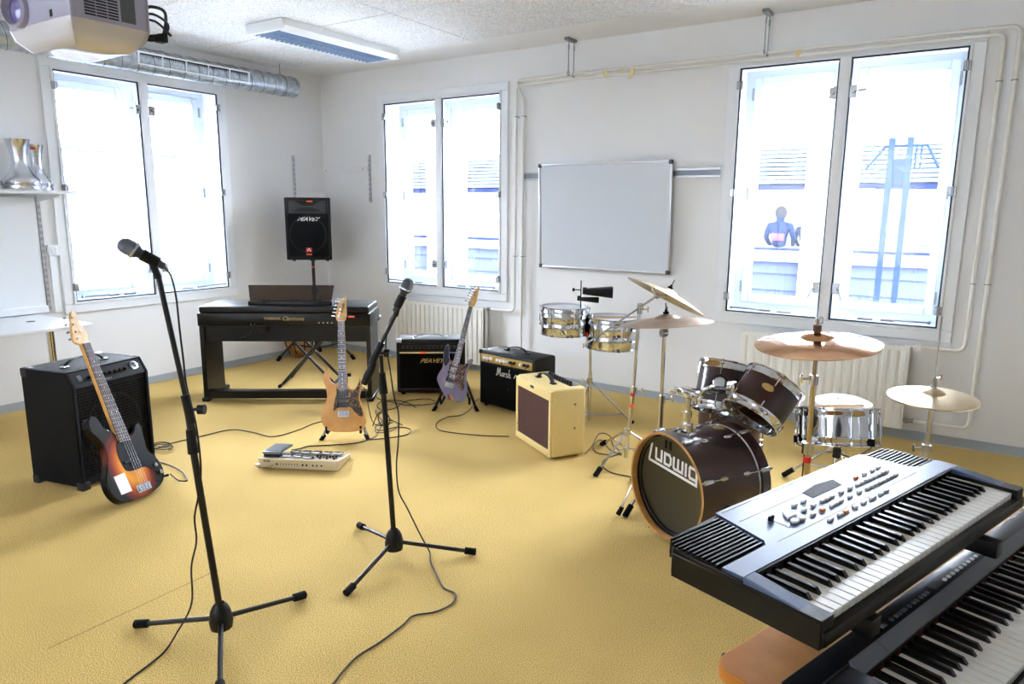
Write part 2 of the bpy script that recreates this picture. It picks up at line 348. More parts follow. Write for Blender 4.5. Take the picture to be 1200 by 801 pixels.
v = MB().cyl((5.99, -.05, .68), (5.925, -.05, .68), .014, seg=12).cyl((5.965, -.045, .68), (5.965, -.075, .68), .016, seg=12).cyl((5.965, -.075, .68), (5.965, -.125, .68), .028, .024, seg=20)
v.obj('thermostat_valve', 'pipe_white', P1, world=True)
MB().cyl((5.925, -.055, .15), (5.99, -.055, .15), .015, seg=12).cyl((5.95, -.055, .15), (5.95, -.085, .15), .018, seg=6).obj('lockshield_valve', 'steel', P2, world=True)
MB().cyl((2.28, -.05, .645), (2.33, -.05, .645), .016, seg=12).obj('valve_nut', 'steel', P1, world=True)
for x, lab in ((3.19, 'small steel hanger rail with two rods above the whiteboard'), (4.80, 'small steel hanger rail with two rods above the right window')):
    T = thing('pipe_hanger', lab, 'bracket', (x, -.10, H), group='pipe hangers under the ceiling')
    MB().box(-.02, .02, -.09, .06, -.022, 0).obj('rail', 'steel', T)
    for k, yy in enumerate((-.045, .045)):
        MB().cyl((0, yy, -.02), (0, yy, -.27), .004, seg=6).cyl((0, yy, -.05), (0, yy, -.09), .007, seg=6).obj('threaded_rod', 'steel', T)
        MB().torus((0, yy, -.284), (1, 0, 0), .017, .004, 14, 6).obj('pipe_ring', 'steel', T)
for i, (x, z, h) in enumerate(((3.50, 2.735, .05), (3.66, 2.742, .022), (3.74, 2.735, .085), (5.02, 2.735, .05))):
    o = MB(); pts = [(x-.012, z), (x+.014, z), (x+.02, z-h*.5), (x+.004-.02*(i == 2), z-h), (x-.012-.02*(i == 2), z-h*.96), (x-.01, z-h*.5)]
    o.prism(pts, .076, .082, Matrix.Rotation(PI/2, 4, 'X')); tag(o.obj('tape_scrap', 'yellow_foam', bevel=(.0015, 1)), ('short yellowed tape scrap on the ceiling pipe', 'tiny yellowed tape scrap on the ceiling pipe', 'longest torn yellowed tape scrap dangling from the pipe', 'yellowed tape scrap on the pipe over the right window')[i], 'tape', 'tape scraps on the heating pipe')
# ---------------------------------------------------------------- whiteboard and rail
T = thing('mounting_rail', 'grey aluminium mounting rail on the wall behind the whiteboard', 'rail', (2.66, 0, 1.865))
MB().box(0, 1.85, -.012, 0, 0, .072).box(0, 1.85, -.024, -.012, .058, .072).box(0, 1.85, -.024, -.012, 0, .014).obj('channel', 'alu', T)
for x in (0, 1.84): MB().box(x-.004, x+.014, -.028, 0, -.003, .075).obj('end_cap', 'steel', T)
mat('rail_grey', (.55, .57, .60), .4, .5)
MB().box(.002, 1.838, -.0135, -.012, .016, .056).obj('inlay', 'rail_grey', T)
T = thing('whiteboard', 'rectangular whiteboard with aluminium frame and dark corner caps on the wall', 'whiteboard', (2.872, -.03, 1.083), rot=(.045, 0, 0))
w_, h_ = 1.255, .92
MB().box(.012, w_-.012, -.012, 0, .012, h_-.012).obj('writing_surface', 'whiteboard', T)
for a in ((0, w_, 0, .018), (0, w_, h_-.018, h_)): MB().rbox(a[0], a[1], -.018, .002, a[2], a[3], .004, 2).obj('frame_bar', 'alu', T)
for a in ((0, .018), (w_-.018, w_)): MB().rbox(a[0], a[1], -.018, .002, .018, h_-.018, .004, 2).obj('frame_bar', 'alu', T)
mat('cap_grey', (.25, .28, .32), .5)
for x in (0, w_-.03):
    for z in (0, h_-.03): MB().rbox(x-.003, x+.033, -.022, .003, z-.003, z+.033, .008, 3).obj('corner_cap', 'cap_grey', T)
# ---------------------------------------------------------------- corner shelving strips
def upright(label, loc, rotz, L):
    U = thing('slotted_upright', label, 'shelf upright', loc, rotz)
    b = MB().box(-.013, .013, -.0, -.003+.003, 0, L) if False else MB()
    b.box(-.0135, -.0105, -.016, 0, 0, L); b.box(.0105, .0135, -.016, 0, 0, L); b.box(-.0105, .0105, -.016, -.013, 0, L); b.obj('channel', 'alu', U)
    s = MB()
    for i in range(int(L/.05)): s.box(-.008, -.003, -.0168, -.0158, .02+i*.05, .045+i*.05); s.box(.003, .008, -.0168, -.0158, .02+i*.05, .045+i*.05)
    s.obj('slots', 'rail_grey', U, kind='stuff'); return U
upright('short grey slotted shelf upright left of the corner', (0, -.428, 1.62), PI/2, .53)
upright('short grey slotted shelf upright right of the corner', (.715, 0, 1.67), 0, .49)
T = thing('shelf_batten', 'white painted batten screwed to the wall by the corner', 'batten', (.004, 0, 1.985))
MB().rbox(0, .69, -.018, 0, 0, .055, .003, 1).obj('board', 'wall_paint', T); MB().cyl((.05, -.02, .025), (.05, -.017, .025), .007, seg=10).cyl((.62, -.02, .03), (.62, -.017, .03), .007, seg=10).obj('screws', 'steel', T, kind='stuff')
# ---------------------------------------------------------------- ventilation duct
dx, dz, dr = .29, 2.792, .098; y0, y1 = -.615, -6.4
T = thing('ventilation_duct', 'round galvanised spiral ventilation duct running along the left wall', 'duct', (dx, y0, dz))
MB().lathe([(dr-.004, 0), (dr, 0), (dr, y0-y1)], 40, Matrix.Rotation(PI/2, 4, 'X')).lathe([(dr-.004, 0), (dr-.004, .1), (0, .1)], 40, Matrix.Rotation(PI/2, 4, 'X')).obj('duct_tube', 'galvanised', T)
sp = MB(); n = int((y0-y1)/.135); pts = []
for i in range(n*24): a = 2*PI*i/24; pts.append((dr*math.cos(a)*1.004, -i*.135/24-.03, dr*math.sin(a)*1.004))
sp.tube(pts, .0032, 5).obj('spiral_seam', mat('seam_grey', (.42, .45, .48), .5, .5), T)
g = thing('air_grille', 'long white framed air grille with dark mesh on the duct', 'vent', (dx+.075, -1.74, dz), rot=(0, .12, 0))
L2 = .53
for a in ((-L2, L2, .040, .052), (-L2, L2, -.052, -.040)): MB().box(0, .03, a[0], a[1], a[2], a[3]).obj('frame_bar', 'trim_white', g)
for a in (-L2, L2-.014): MB().box(0, .03, a, a+.014, -.04, .04).obj('frame_bar', 'trim_white', g)
mat('mesh_dark', (.30, .32, .33), .6)
MB().box(.002, .016, -L2+.014, L2-.014, -.04, .04).obj('mesh', 'mesh_dark', g)
sl = MB()
for i in range(60): yy = -L2+.02+i*(2*L2-.04)/60; sl.box(.016, .021, yy, yy+.004, -.04, .04)
sl.obj('louvres', 'grille_metal', g, kind='stuff')
for i in range(1, 5): yy = -L2+i*2*L2/5; MB().box(.014, .028, yy-.004, yy+.004, -.04, .04).obj('divider', 'trim_white', g)
for yy in (-.78, -3.6):
    hgr = thing('duct_hanger', 'steel strap hanger around the duct near its open end' if yy > -1 else 'steel strap hanger around the duct beside the projector', 'hanger', (dx, yy, H))
    MB().cyl((0, 0, -.004), (0, 0, -.13), .004, seg=6).obj('rod', 'steel', hgr); MB().lathe([(dr+.0015, -.012), (dr+.004, -.012), (dr+.004, .012), (dr+.0015, .012)], 32, Matrix.Translation((0, 0, dz-H)) @ Matrix.Rotation(PI/2, 4, 'X')).obj('strap', 'steel', hgr)
# ---------------------------------------------------------------- ceiling light
T = thing('ceiling_light', 'white fluorescent ceiling fixture with mirrored louvre, switched off', 'ceiling light', (1.52, -1.275, H-.022))
w_, l_, h_ = .215, .645, .085
MB().prism([(-w_, 0), (-w_, -.05), (-w_+.035, -h_), (-w_+.06, -h_), (-w_+.06, -.01), (w_-.06, -.01), (w_-.06, -h_), (w_-.035, -h_), (w_, -.05), (w_, 0)], -l_+.03, l_-.03, Matrix.Rotation(PI/2, 4, 'X')).obj('housing', 'trim_white', T, ang=20)
for s in (-1, 1): MB().rbox(-w_, w_, s*l_-(.03 if s > 0 else 0), s*l_+(.03 if s < 0 else 0), -h_, 0, .012, 2).obj('end_cap', 'trim_white', T)
mat('louvre', (.72, .80, .90), .25, .6)
lv = MB()
for i in range(26): yy = -l_+.05+i*(2*l_-.1)/25; lv.box(-w_+.062, w_-.062, yy-.002, yy+.002, -h_+.002, -h_+.035)
lv.obj('cross_blades', 'louvre', T, kind='stuff')
for xx in (-.05, .05): MB().cyl((xx, -l_+.04, -.04), (xx, l_-.04, -.04), .013, seg=10).obj('tube', 'whiteboard', T)
MB().box(-.006, .006, -l_+.03, l_-.03, -h_+.004, -.02).obj('centre_blade', 'louvre', T)
MB().box(-w_+.06, w_-.06, -l_+.03, l_-.03, -.014, -.008).obj('reflector', 'louvre', T)
# ---------------------------------------------------------------- left side: shelf, chrome drums, board, desk
mat('shelf_white', (.90, .91, .92), .45)
T = thing('wall_shelf', 'white wall shelf carrying the chrome goblet drums', 'shelf', (0, -2.86, 1.69))
MB().rbox(.022, .42, -1.6, 0, 0, .022, .003, 1).obj('board', 'shelf_white', T)
for yy in (-.105, -1.2): MB().prism([(.018, 0), (.38, 0), (.38, -.015), (.018, -.06)], -yy-.006, -yy+.006, Matrix.Rotation(PI/2, 4, 'X')).obj('bracket', 'shelf_white', T)
for yy in (-2.965, -4.0):
    U = upright('long white slotted upright under the wall shelf beside the window' if yy > -3 else 'long white slotted upright at the far left under the wall shelf', (0, yy, .76), PI/2, .93)
mat('darbuka_silver', (.86, .87, .90), .26, 1., bump=(45, .12))
def goblet(label, loc, s=1., sticker=False):
    G = thing('goblet_drum', label, 'drum', loc, group='goblet drums on the shelf')
    MB().lathe([(.122*s, .004), (.135*s, .012), (.137*s, .032), (.128*s, .038), (.131*s, .044), (.131*s, .07), (.118*s, .088), (.098*s, .11), (.073*s, .14), (.058*s, .18), (.053*s, .215), (.056*s, .25), (.068*s, .31), (.082*s, .362), (.086*s, .366), (.080*s, .362), (.064*s, .31)], 36).obj('shell', 'darbuka_silver', G)
    MB().lathe([(0, .002), (.126*s, .002), (.126*s, .012)], 36).obj('drum_head', 'white_print', G)
    lg = MB()
    for i in range(6): a = i*PI/3+.3; lg.cyl((.134*s*math.cos(a), .134*s*math.sin(a), .034), (.134*s*math.cos(a), .134*s*math.sin(a), .066), .007, seg=8)
    lg.obj('tension_bolts', 'chrome', G, kind='stuff')
    if sticker: MB().lathe([(.0735*s, .325), (.0775*s, .342)], 8, None, -1.0, -.35).obj('tape', 'red_tape', G)
    return G
goblet('larger chrome goblet drum standing upside down on the shelf', (.28, -3.172, 1.712), .95)
goblet('slim chrome goblet drum with red tape behind the larger one', (.115, -2.99, 1.712), .72, True).scale = (1, 1, .95)
goblet('chrome goblet drum at the cut-off left end of the shelf', (.27, -3.47, 1.712), .85)
T = thing('wall_board', 'tall pale white panel leaning under the shelf against the wall', 'board', (.022, -3.0, .765)); MB().rbox(0, .02, -1.3, 0, 0, .90, .003, 1).obj('panel', 'shelf_white', T); MB().rbox(.0, .03, -1.3, .012, -.006, .05, .003, 1).obj('ledge', 'shelf_white', T)
T = thing('wall_socket', 'small white switch box with cable trunking beside the window', 'socket', (0, -2.895, 1.25)); MB().rbox(0, .035, -.04, .04, -.045, .045, .006, 2).obj('box', 'trim_white', T); MB().rbox(.03, .04, -.022, .022, -.028, .028, .003, 1).obj('rocker', 'trim_white', T); MB().box(0, .02, -.03, .02, -.50, -.045).obj('trunking', 'trim_white', T)
T = thing('desk', 'white desk with chrome tube legs at the left edge', 'desk', (.43, -3.05, 0))
MB().rbox(-.41, .415, -1.6, 0, .728, .752, .004, 2).obj('desk_top', 'shelf_white', T)
for x, yy in ((-.12, -.06), (.33, -1.5), (-.3, -1.5)): MB().cyl((x, yy, .0), (x, yy, .728), .027, seg=18).obj('leg', 'chrome', T)
MB().cyl((-.03, -.22, .7515), (-.03, -.22, .7535), .03, seg=20).obj('cable_grommet', 'black', T)
# ---------------------------------------------------------------- projector
T = thing('projector', 'silver ceiling projector with ribbed vent and round lens, top left corner', 'projector', (3.796, -4.409, 2.078))
mat('proj_grey', (.62, .61, .68), .4); mat('proj_light', (.80, .79, .80), .14, .25)  # proj_light: window reflection on the lower shell put into a paler colour
bl = smooth_closed([(-.18, -.10), (-.172, -.12), (.150, -.122), (.176, -.105), (.182, -.06), (.182, .08), (.176, .118), (.15, .122), (-.16, .122), (-.18, .10)], 4)
n = len(bl); MB().prism(bl, .067, .17).obj('body', 'proj_grey', T, bevel=(.006, 2))
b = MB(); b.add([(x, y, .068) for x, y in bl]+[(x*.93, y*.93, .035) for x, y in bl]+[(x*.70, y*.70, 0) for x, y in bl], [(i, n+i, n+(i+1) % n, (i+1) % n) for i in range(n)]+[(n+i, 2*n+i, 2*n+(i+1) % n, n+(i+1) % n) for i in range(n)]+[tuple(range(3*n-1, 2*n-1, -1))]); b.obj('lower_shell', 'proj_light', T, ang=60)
for i in range(10):
    for j in range(3): MB().box(.1815, .1835, -.075+j*.034, -.044+j*.034, .080+i*.0085, .0845+i*.0085).obj('vent_slot', 'black', T)
MB().box(.1815, .1828, .032, .078, .080, .155).obj('rating_label', 'mesh_dark', T)
ln = frame((-.105, -.118, .115), (.22, -1, -.06)); MB().lathe([(.030, -.01), (.050, 0), (.050, .030), (.043, .036), (.038, .016)], 32, ln).obj('lens_ring', 'proj_grey', T)
mat('lens_glass', (.35, .30, .55), .03, .0, spec=1., coat=1.); MB().lathe([(.039, .016), (.026, .024), (0, .028)], 32, ln).obj('lens', 'lens_glass', T)
MB().box(.075, .092, -.1235, -.118, .075, .095).obj('ir_window', 'black', T)
MB().cyl((-.05, .02, .17), (-.05, .02, H-2.078), .02, seg=16).obj('ceiling_pole', 'trim_white', T)
for k, (a, r) in enumerate((((.14, .12, .14), .005), ((.15, .12, .125), .004), ((.16, .12, .11), .004))):
    MB().tube(smooth_open([a, (a[0]+.01, .155, a[2]+.015-.01*k), (a[0]+.03, .185, a[2]-.02*k), (a[0]+.02, .180, .075), (a[0], .155, .055+.006*k), (a[0]-.03, .115, .06)]), r, 8).obj('cable', 'black_cable', T)
MB().rbox(.150, .185, .150, .182, .045, .072, .006, 2).obj('cable_plug', 'black', T)
# ---------------------------------------------------------------- digital piano (its back towards the room)
T = thing('digital_piano', 'black digital piano with its back turned, smoked music rest on top', 'piano', (.964, -2.282, 0), .614)
W, D = 1.40, .459
def arch(x0, x1):
    return MB().rbox(x0, x1, .0, D, 0, .045, .006, 2)
for x in (.0, W-.035):
    MB().rbox(x, x+.035, .012, D-.05, .03, .64, .004, 1).obj('side_panel', 'piano_black', T)
    MB().rbox(x-.012, x+.047, -.004, D+.02, 0, .035, .006, 2).obj('foot', 'piano_black', T)
MB().rbox(-.006, W+.006, 0, D+.03, .64, .749, .008, 2).obj('key_case', 'piano_black', T)
MB().rbox(.008, W-.008, .012, D+.01, .747, .803, .012, 3).obj('lid', 'piano_black', T)
MB().rbox(.035, W-.035, .05, .075, .505, .642, .004, 1).obj('rear_panel', 'piano_black', T)
MB().rbox(.035, W-.035, .02, .11, .022, .085, .005, 1).obj('lower_crossbar', 'piano_black', T)
mr = thing  # music rest leans away from the viewer
MB().add([(.40, .10, .835), (1.07, .10, .835), (1.085, .155, .966), (.375, .155, .966), (.40, .106, .833), (1.07, .106, .833), (1.085, .161, .964), (.375, .161, .964)], [(0, 1, 2, 3), (7, 6, 5, 4), (0, 4, 5, 1), (1, 5, 6, 2), (2, 6, 7, 3), (3, 7, 4, 0)]).obj('music_rest', 'smoke_acrylic', T, ang=None)
MB().rbox(.385, 1.08, .085, .125, .80, .838, .006, 2).obj('music_rest_foot', 'piano_black', T)
for x in (.52, .98): MB().rbox(x-.015, x+.015, .08, .10, .80, .86, .004, 1).obj('rest_hinge', 'black', T)
text('YAMAHA', .032, 'gold_print', T, FRONT(.605, -.001, .705), bold=.0006, sx=1.05)
text('Clavinova', .048, 'gold_print', T, FRONT(.775, -.001, .705), shear=.25, sx=.95)
MB().rbox(1.225, 1.278, -.0015, .0005, .716, .73, .0005, 1).obj('tape', 'orange_tape', T)
MB().box(.40, .545, -.001, .002, .655, .672).obj('jack_recess', 'grille_hole', T)
for x in (.44, .47): MB().cyl((x, -.03, .664), (x, .0, .664), .006, seg=8).obj('jack_plug', 'chrome_soft', T)
MB().rbox(.49, .555, .012, .05, .585, .648, .004, 1).obj('socket_box', 'black', T)
sk = MB()
for i in range(4): sk.cyl((.985+i*.035, -.0008, .672), (.985+i*.035, .001, .672), .007, seg=8)
sk.obj('rear_sockets', 'steel', T, kind='stuff')
MB().tube(smooth_open([(.46, -.03, .66), (.42, -.02, .58), (.30, .03, .535), (.12, .04, .53)]), .003, 6).obj('adapter_cable', 'black_cable', T)
for x in (W+.0005,): MB().cyl((x, .10, .60), (x+.001, .10, .60), .005, seg=8).cyl((x, .10, .54), (x+.001, .10, .54), .005, seg=8).obj('side_screws', 'steel', T, kind='stuff')
# keys on the far side
kb = MB()
for i in range(52): kb.box(.085+i*.0236, .085+i*.0236+.0228, D+.0, D+.14, .66, .682)
MB().rbox(-.006, W+.006, D-.02, D+.15, .62, .655, .006, 1).obj('key_bed', 'piano_black', T)
kb.obj('white_keys', 'white_print', T, kind='stuff')
# ---------------------------------------------------------------- X-frame bench behind the piano
mat('tube_black', (.03, .034, .042), .35, .0)
T = thing('keyboard_bench', 'folding X-frame keyboard bench standing behind the digital piano', 'bench', (.964-.576*.68+.817*.73, -2.282+.817*.68+.576*.73, 0), .614)
for yy in (-.13, .13):
    MB().cyl((-.235, yy, .012), (.235, yy-.012, .545), .0125).obj('cross_tube', 'tube_black', T); MB().cyl((.235, yy+.024, .012), (-.235, yy+.012, .545), .0125).obj('cross_tube', 'tube_black', T)
for x in (-.235, .235):
    MB().cyl((x, -.2, .014), (x, .2, .014), .0135).obj('foot_tube', 'tube_black', T)
    for yy in (-.2, .2): MB().cyl((x, yy-.02, .015), (x, yy+.02, .015), .0155).obj('rubber_cap', 'rubber', T)
    MB().cyl((x, -.16, .545), (x, .16, .545), .0125).obj('seat_rail', 'tube_black', T)
MB().rbox(-.29, .29, -.17, .17, .556, .62, .02, 3).obj('seat', 'black_soft', T)
# ---------------------------------------------------------------- loudspeaker on its tripod in the corner
px, py = .40, -.56
T = thing('speaker_stand', 'black tripod speaker stand in the corner behind the piano', 'speaker stand', (px, py, 0))
MB().cyl((0, 0, .10), (0, 0, .75), .019).obj('lower_pole', 'tube_black', T); MB().cyl((0, 0, .7), (0, 0, 1.12), .0165).obj('upper_pole', 'tube_black', T)
MB().cyl((0, 0, .71), (0, 0, .77), .026).cyl((.02, 0, .74), (.06, 0, .74), .01, seg=8).obj('collar', 'black', T)
MB().cyl((0, 0, .40), (0, 0, .46), .028).obj('sliding_hub', 'black', T); MB().cyl((0, 0, .10), (0, 0, .14), .026).obj('brace_hub', 'black', T)
MB().cyl((0, 0, .985), (0, 0, 1.0), .0172).obj('tape', 'orange_tape', T)
for a, b in ((.70-px, -.384-py), (.075-px, -.22-py), (.17-px, -.845-py)):
    L = math.hypot(a, b); a *= .40/L; b *= .40/L
    lg = MB().cyl((0, 0, .44), (a, b, .02), .0125).obj('leg', 'tube_black', T); MB().cyl((a*.93, b*.93, .05), (a*1.02, b*1.02, .0), .02).obj('rubber_foot', 'rubber', lg)
    MB().cyl((0, 0, .12), (a*.62, b*.62, .175), .009).obj('brace', 'tube_black', T)
T = thing('loudspeaker', 'black two-way loudspeaker raised on the tripod in the corner', 'speaker', (px, py, 1.075), .66)
w2, d2, h2 = .232, .17, .63
v = []; f = []
pl = [(-w2, -d2), (w2, -d2), (w2*.66, d2), (-w2*.66, d2)]
MB().prism(pl, 0, h2).obj('cabinet', 'tolex_black', T, bevel=(.012, 3))
mat('speaker_front', (.014, .024, .042), .7, spec=.2, bump=(500, .2))
MB().box(-w2+.03, w2-.03, -d2-.006, -d2+.002, .035, .47).obj('front_grille', 'speaker_front', T)
MB().torus((0, -d2-.006, .262), (0, 1, 0), .182, .007, 48, 6).obj('woofer_ring', 'black', T)
h = MB(); xo, xi = .185, .07; z0, z1, zi0, zi1 = .475, .60, .515, .56; yy = -d2-.002
h.add([(-xo, yy, z0), (xo, yy, z0), (xo, yy, z1), (-xo, yy, z1), (-xi, yy+.07, zi0), (xi, yy+.07, zi0), (xi, yy+.07, zi1), (-xi, yy+.07, zi1)], [(0, 1, 5, 4), (1, 2, 6, 5), (2, 3, 7, 6), (3, 0, 4, 7), (4, 5, 6, 7)])
hb = MB()
for q in ((-xo-.016, xo+.016, z1, z1+.012), (-xo-.016, xo+.016, z0-.010, z0), (-xo-.016, -xo, z0, z1), (xo, xo+.016, z0, z1)): hb.box(q[0], q[1], -d2-.008, -d2+.002, q[2], q[3])
hb.obj('horn_frame', 'black', T)
mat('horn', (.05, .065, .095), .4); MB().rbox(-xo, xo, -d2-.004, -d2+.003, z0, z1, .002, 1).obj('horn_plate', 'horn', T)
MB().prism([(-.15, .49), (.15, .49), (.06, .53), (-.06, .53)], d2+.004, d2+.009, Matrix.Rotation(PI/2, 4, 'X')).obj('horn_lip', 'black', T); MB().prism([(-.13, .595), (.13, .595), (.05, .55), (-.05, .55)], d2+.004, d2+.007, Matrix.Rotation(PI/2, 4, 'X')).obj('horn_lip', 'grille_hole', T)
def peavey(parent, x, y, z, s, m):
    return text('PEAVEY', s*1.5, m, parent, FRONT(x+s*2.9, y, z+s*.5), shear=.45, bold=s*.035, sx=1.15, depth=.0008)
peavey(T, -.105, -d2-.0065, .395, .036, 'white_print')
MB().rbox(-.005, .055, -d2-.009, -d2-.0065, .585, .60, .0005, 1).obj('tape', 'orange_tape', T)
b = MB().box(-.03, .03, -d2-.009, -d2-.006, .078, .125).obj('badge', 'red_badge', T); MB().strokes([[(-.02, .08), (0, .118), (.02, .08), (-.02, .08)]], .008, d2+.009, d2+.0105, Matrix.Rotation(PI/2, 4, 'X')).obj('badge_emblem', 'white_print', b)
MB().rbox(-.028, .028, -d2-.009, -d2-.006, .05, .066, .0005, 1).obj('tape', 'orange_tape', T)
for x in (-.17, .17): MB().cyl((x, -.1, -.015), (x, -.1, 0), .016).obj('rubber_foot', 'rubber', T)
MB().cyl((0, 0, -.02), (0, 0, .0), .03).obj('pole_socket', 'black', T)
# hand drum behind the piano
mat('djembe_wood', (.80, .60, .38), .5, var=(14, (.62, .42, .24)))
T = thing('hand_drum', 'light brown wooden drum with black straps low behind the piano', 'drum', (.19, -.64, 0)); T.location = (.172, -.60, 0)
MB().lathe([(.05, 0), (.075, .015), (.115, .06), (.145, .12), (.160, .20), (.160, .42), (.15, .425), (0, .426)], 28).obj('shell', 'djembe_wood', T)
for a in (-1.9, -1.2, -.5, .2): MB().tube(smooth_open([(.163*math.cos(a), .163*math.sin(a), .40), (.163*math.cos(a+.12), .163*math.sin(a+.12), .20), (.12*math.cos(a+.2), .12*math.sin(a+.2), .06)]), .006, 6).obj('strap', 'black_soft', T)
# ---------------------------------------------------------------- amplifiers
def knobs(parent, pts, r, h, m, M, name='knob'):
    for p in pts: MB().lathe([(r, 0), (r*.9, h*.8), (r*.7, h), (0, h)], 12, M @ Matrix.Translation(p)).obj(name, m, parent)
def strap_handle(parent, x0, x1, y, z, h, m='black', wd=.012, cap='chrome_soft', axis='x'):
    P = smooth_open([(x0, 0, 0), (x0+(x1-x0)*.18, 0, h*.75), ((x0+x1)/2, 0, h), (x1-(x1-x0)*.18, 0, h*.75), (x1, 0, 0)], 5); b = MB(); n = len(P); v = []; f = []
    for p in P: v += [(p.x, -wd, p.z), (p.x, wd, p.z), (p.x, wd, p.z+.006), (p.x, -wd, p.z+.006)]
    for i in range(n-1):
        for k in range(4): f.append((4*i+k, 4*i+(k+1) % 4, 4*i+4+(k+1) % 4, 4*i+4+k))
    f += [(0, 3, 2, 1), (4*n-4, 4*n-3, 4*n-2, 4*n-1)]
    M = Matrix.Translation((0, y, z)); b.add(v, f, M); H_ = b.obj('carry_handle', m, parent)
    for x in (x0, x1): MB().rbox(x-.022, x+.022, -wd-.004, wd+.004, 0, .009, .003, 2, M).obj('handle_cap', cap, H_)
    return H_
def corners(parent, W, D, H_, m, s=.04, t=.003, which=None):
    for x in (0, 1):
        for y in (0, 1):
            for z in (0, 1):
                if which and (x, y, z) not in which: continue
                X0, X1 = (-t, s) if x == 0 else (W-s, W+t); Y0, Y1 = (-t, s) if y == 0 else (D-s, D+t); Z0, Z1 = (-t, s) if z == 0 else (H_-s, H_+t)
                MB().rbox(X0, X1, Y0, Y1, Z0, Z1, .008, 2).obj('corner_protector', m, parent)
# bass amplifier: sloping control panel, wire grille
W, D, Hh, S, Tt = .512, .40, .688, .60, .055
T = thing('bass_amplifier', 'large navy carpet-covered bass amplifier with wire grille and corner caps', 'amplifier', (2.136, -3.809, 0), 1.803)
for s in (0, W-.022):
    MB().prism([(0, .02), (D, .02), (D, Hh), (Tt, Hh), (0, S)], s, s+.022, Matrix(((0, 0, 1, 0), (1, 0, 0, 0), (0, 1, 0, 0), (0, 0, 0, 1)))).obj('side_panel', 'tolex_navy', T, bevel=(.006, 2))
MB().box(.022, W-.022, Tt-.004, D, Hh-.02, Hh-.001).obj('top_panel', 'tolex_navy', T); MB().box(.022, W-.022, .01, D, .02, .06).obj('bottom_panel', 'tolex_navy', T); MB().box(.022, W-.022, D-.02, D-.002, .04, Hh-.02).obj('rear_panel', 'tolex_navy', T)
MB().box(.022, W-.022, .012, .03, S-.03, S-.0).obj('front_rail', 'tolex_navy', T)
MB().box(.022, W-.022, .035, .05, .06, S-.03).obj('baffle', 'grille_hole', T)
MB().torus((W/2, .033, .32), (0, 1, 0), .185, .012, 48, 8).obj('speaker_ring', 'grille_metal', T); MB().lathe([(.17, .0), (.08, .04), (.06, .03), (0, .02)], 40, Matrix.Translation((W/2, .034, .32)) @ Matrix.Rotation(-PI/2, 4, 'X')).obj('speaker_cone', 'black_soft', T)
gr = MB(); n1, n2 = 27, 29
for i in range(n1): x = .03+i*(W-.06)/(n1-1); gr.box(x-.0014, x+.0014, .014, .018, .06, S-.03)
for i in range(n2): z = .065+i*(S-.1)/(n2-1); gr.box(.024, W-.024, .018, .022, z-.0014, z+.0014)
gr.obj('wire_grille', 'grille_metal', T, ang=None, kind='stuff')
ang = math.atan2(Tt, Hh-S); PM = Matrix.Translation((0, .0, S)) @ Matrix.Rotation(PI/2-ang, 4, 'X'); pl = math.hypot(Tt, Hh-S)
MB().box(.022, W-.022, .0, pl, -.012, -.002, PM).obj('control_panel', 'black', T)
mat('knob_black', (.04, .04, .045), .35)
knobs(T, [(.13+i*.034, pl*.45, -.002) for i in range(8)], .011, .018, 'knob_black', PM)
MB().lathe([(.028, 0), (.028, .004), (.02, .006), (0, .006)], 24, PM @ Matrix.Translation((W-.075, pl*.55, -.002))).obj('meter_dial', 'chrome_soft', T)
MB().strokes([[(-.008, -.01), (.006, -.012), (.008, 0), (-.006, 0), (-.006, .012), (.008, .012)]], .004, .0045, .0068, PM @ Matrix.Translation((W-.075, pl*.55, -.002))).obj('dial_mark', 'black', T)
MB().box(.12, .26, pl*.1, pl*.18, -.002, -.001, PM).box(.06, .085, pl*.3, pl*.7, -.002, -.001, PM).obj('panel_print', 'mesh_dark', T, kind='stuff')
strap_handle(T, .10, .36, D*.45, Hh, .045)
mat('corner_plastic', (.12, .13, .16), .45, bump=(60, .4)); corners(T, W, D, Hh, 'corner_plastic', .05, .003, [(0, 1, 1), (1, 1, 1), (0, 0, 0), (0, 1, 0), (1, 0, 0), (1, 1, 0)])
for x in (.06, W-.06):
    for y in (.06, D-.06): MB().cyl((x, y, 0), (x, y, .022), .018, seg=12).obj('rubber_foot', 'rubber', T)
# combo amplifier with slanted lettering (behind the grey guitar)
W, D, Hh = .594, .262, .495
T = thing('guitar_amplifier', 'wide black guitar amplifier with gold slanted lettering and red badge behind the grey guitar', 'amplifier', (2.145, -1.207, 0), .637)
MB().rbox(0, W, .02, D, .02, Hh, .02, 3).obj('cabinet', 'tolex_black', T)
MB().rbox(.03, W-.03, .006, .026, .05, Hh-.125, .004, 1).obj('grille_cloth', 'grille_black', T)
MB().rbox(.03, W-.03, .004, .026, Hh-.10, Hh-.035, .004, 1).obj('control_panel', 'black', T)
MB().box(.03, W-.03, .003, .02, Hh-.122, Hh-.108).obj('trim_strip', 'chrome_soft', T)
MB().box(.2, .252, .0015, .004, Hh-.124, Hh-.106).obj('tape', 'orange_tape', T)
FR = Matrix.Translation((0, .004, 0)) @ Matrix.Rotation(PI/2, 4, 'X')
knobs(T, [(.06+i*.037, Hh-.068, 0) for i in range(14)], .011, .016, 'knob_black', FR)
MB().box(.05, W-.05, .0025, .0045, Hh-.052, Hh-.050).obj('panel_line', 'mesh_dark', T)
peavey(T, .205, .004, .29, .034, 'gold_print')
b = MB().box(W-.15, W-.10, .002, .006, .065, .115).obj('badge', 'red_badge', T); MB().strokes([[(W-.143, .070), (W-.125, .108), (W-.107, .070), (W-.143, .070)]], .006, -.002, -.0005, Matrix.Rotation(PI/2, 4, 'X')).obj('badge_emblem', 'gold_print', b)
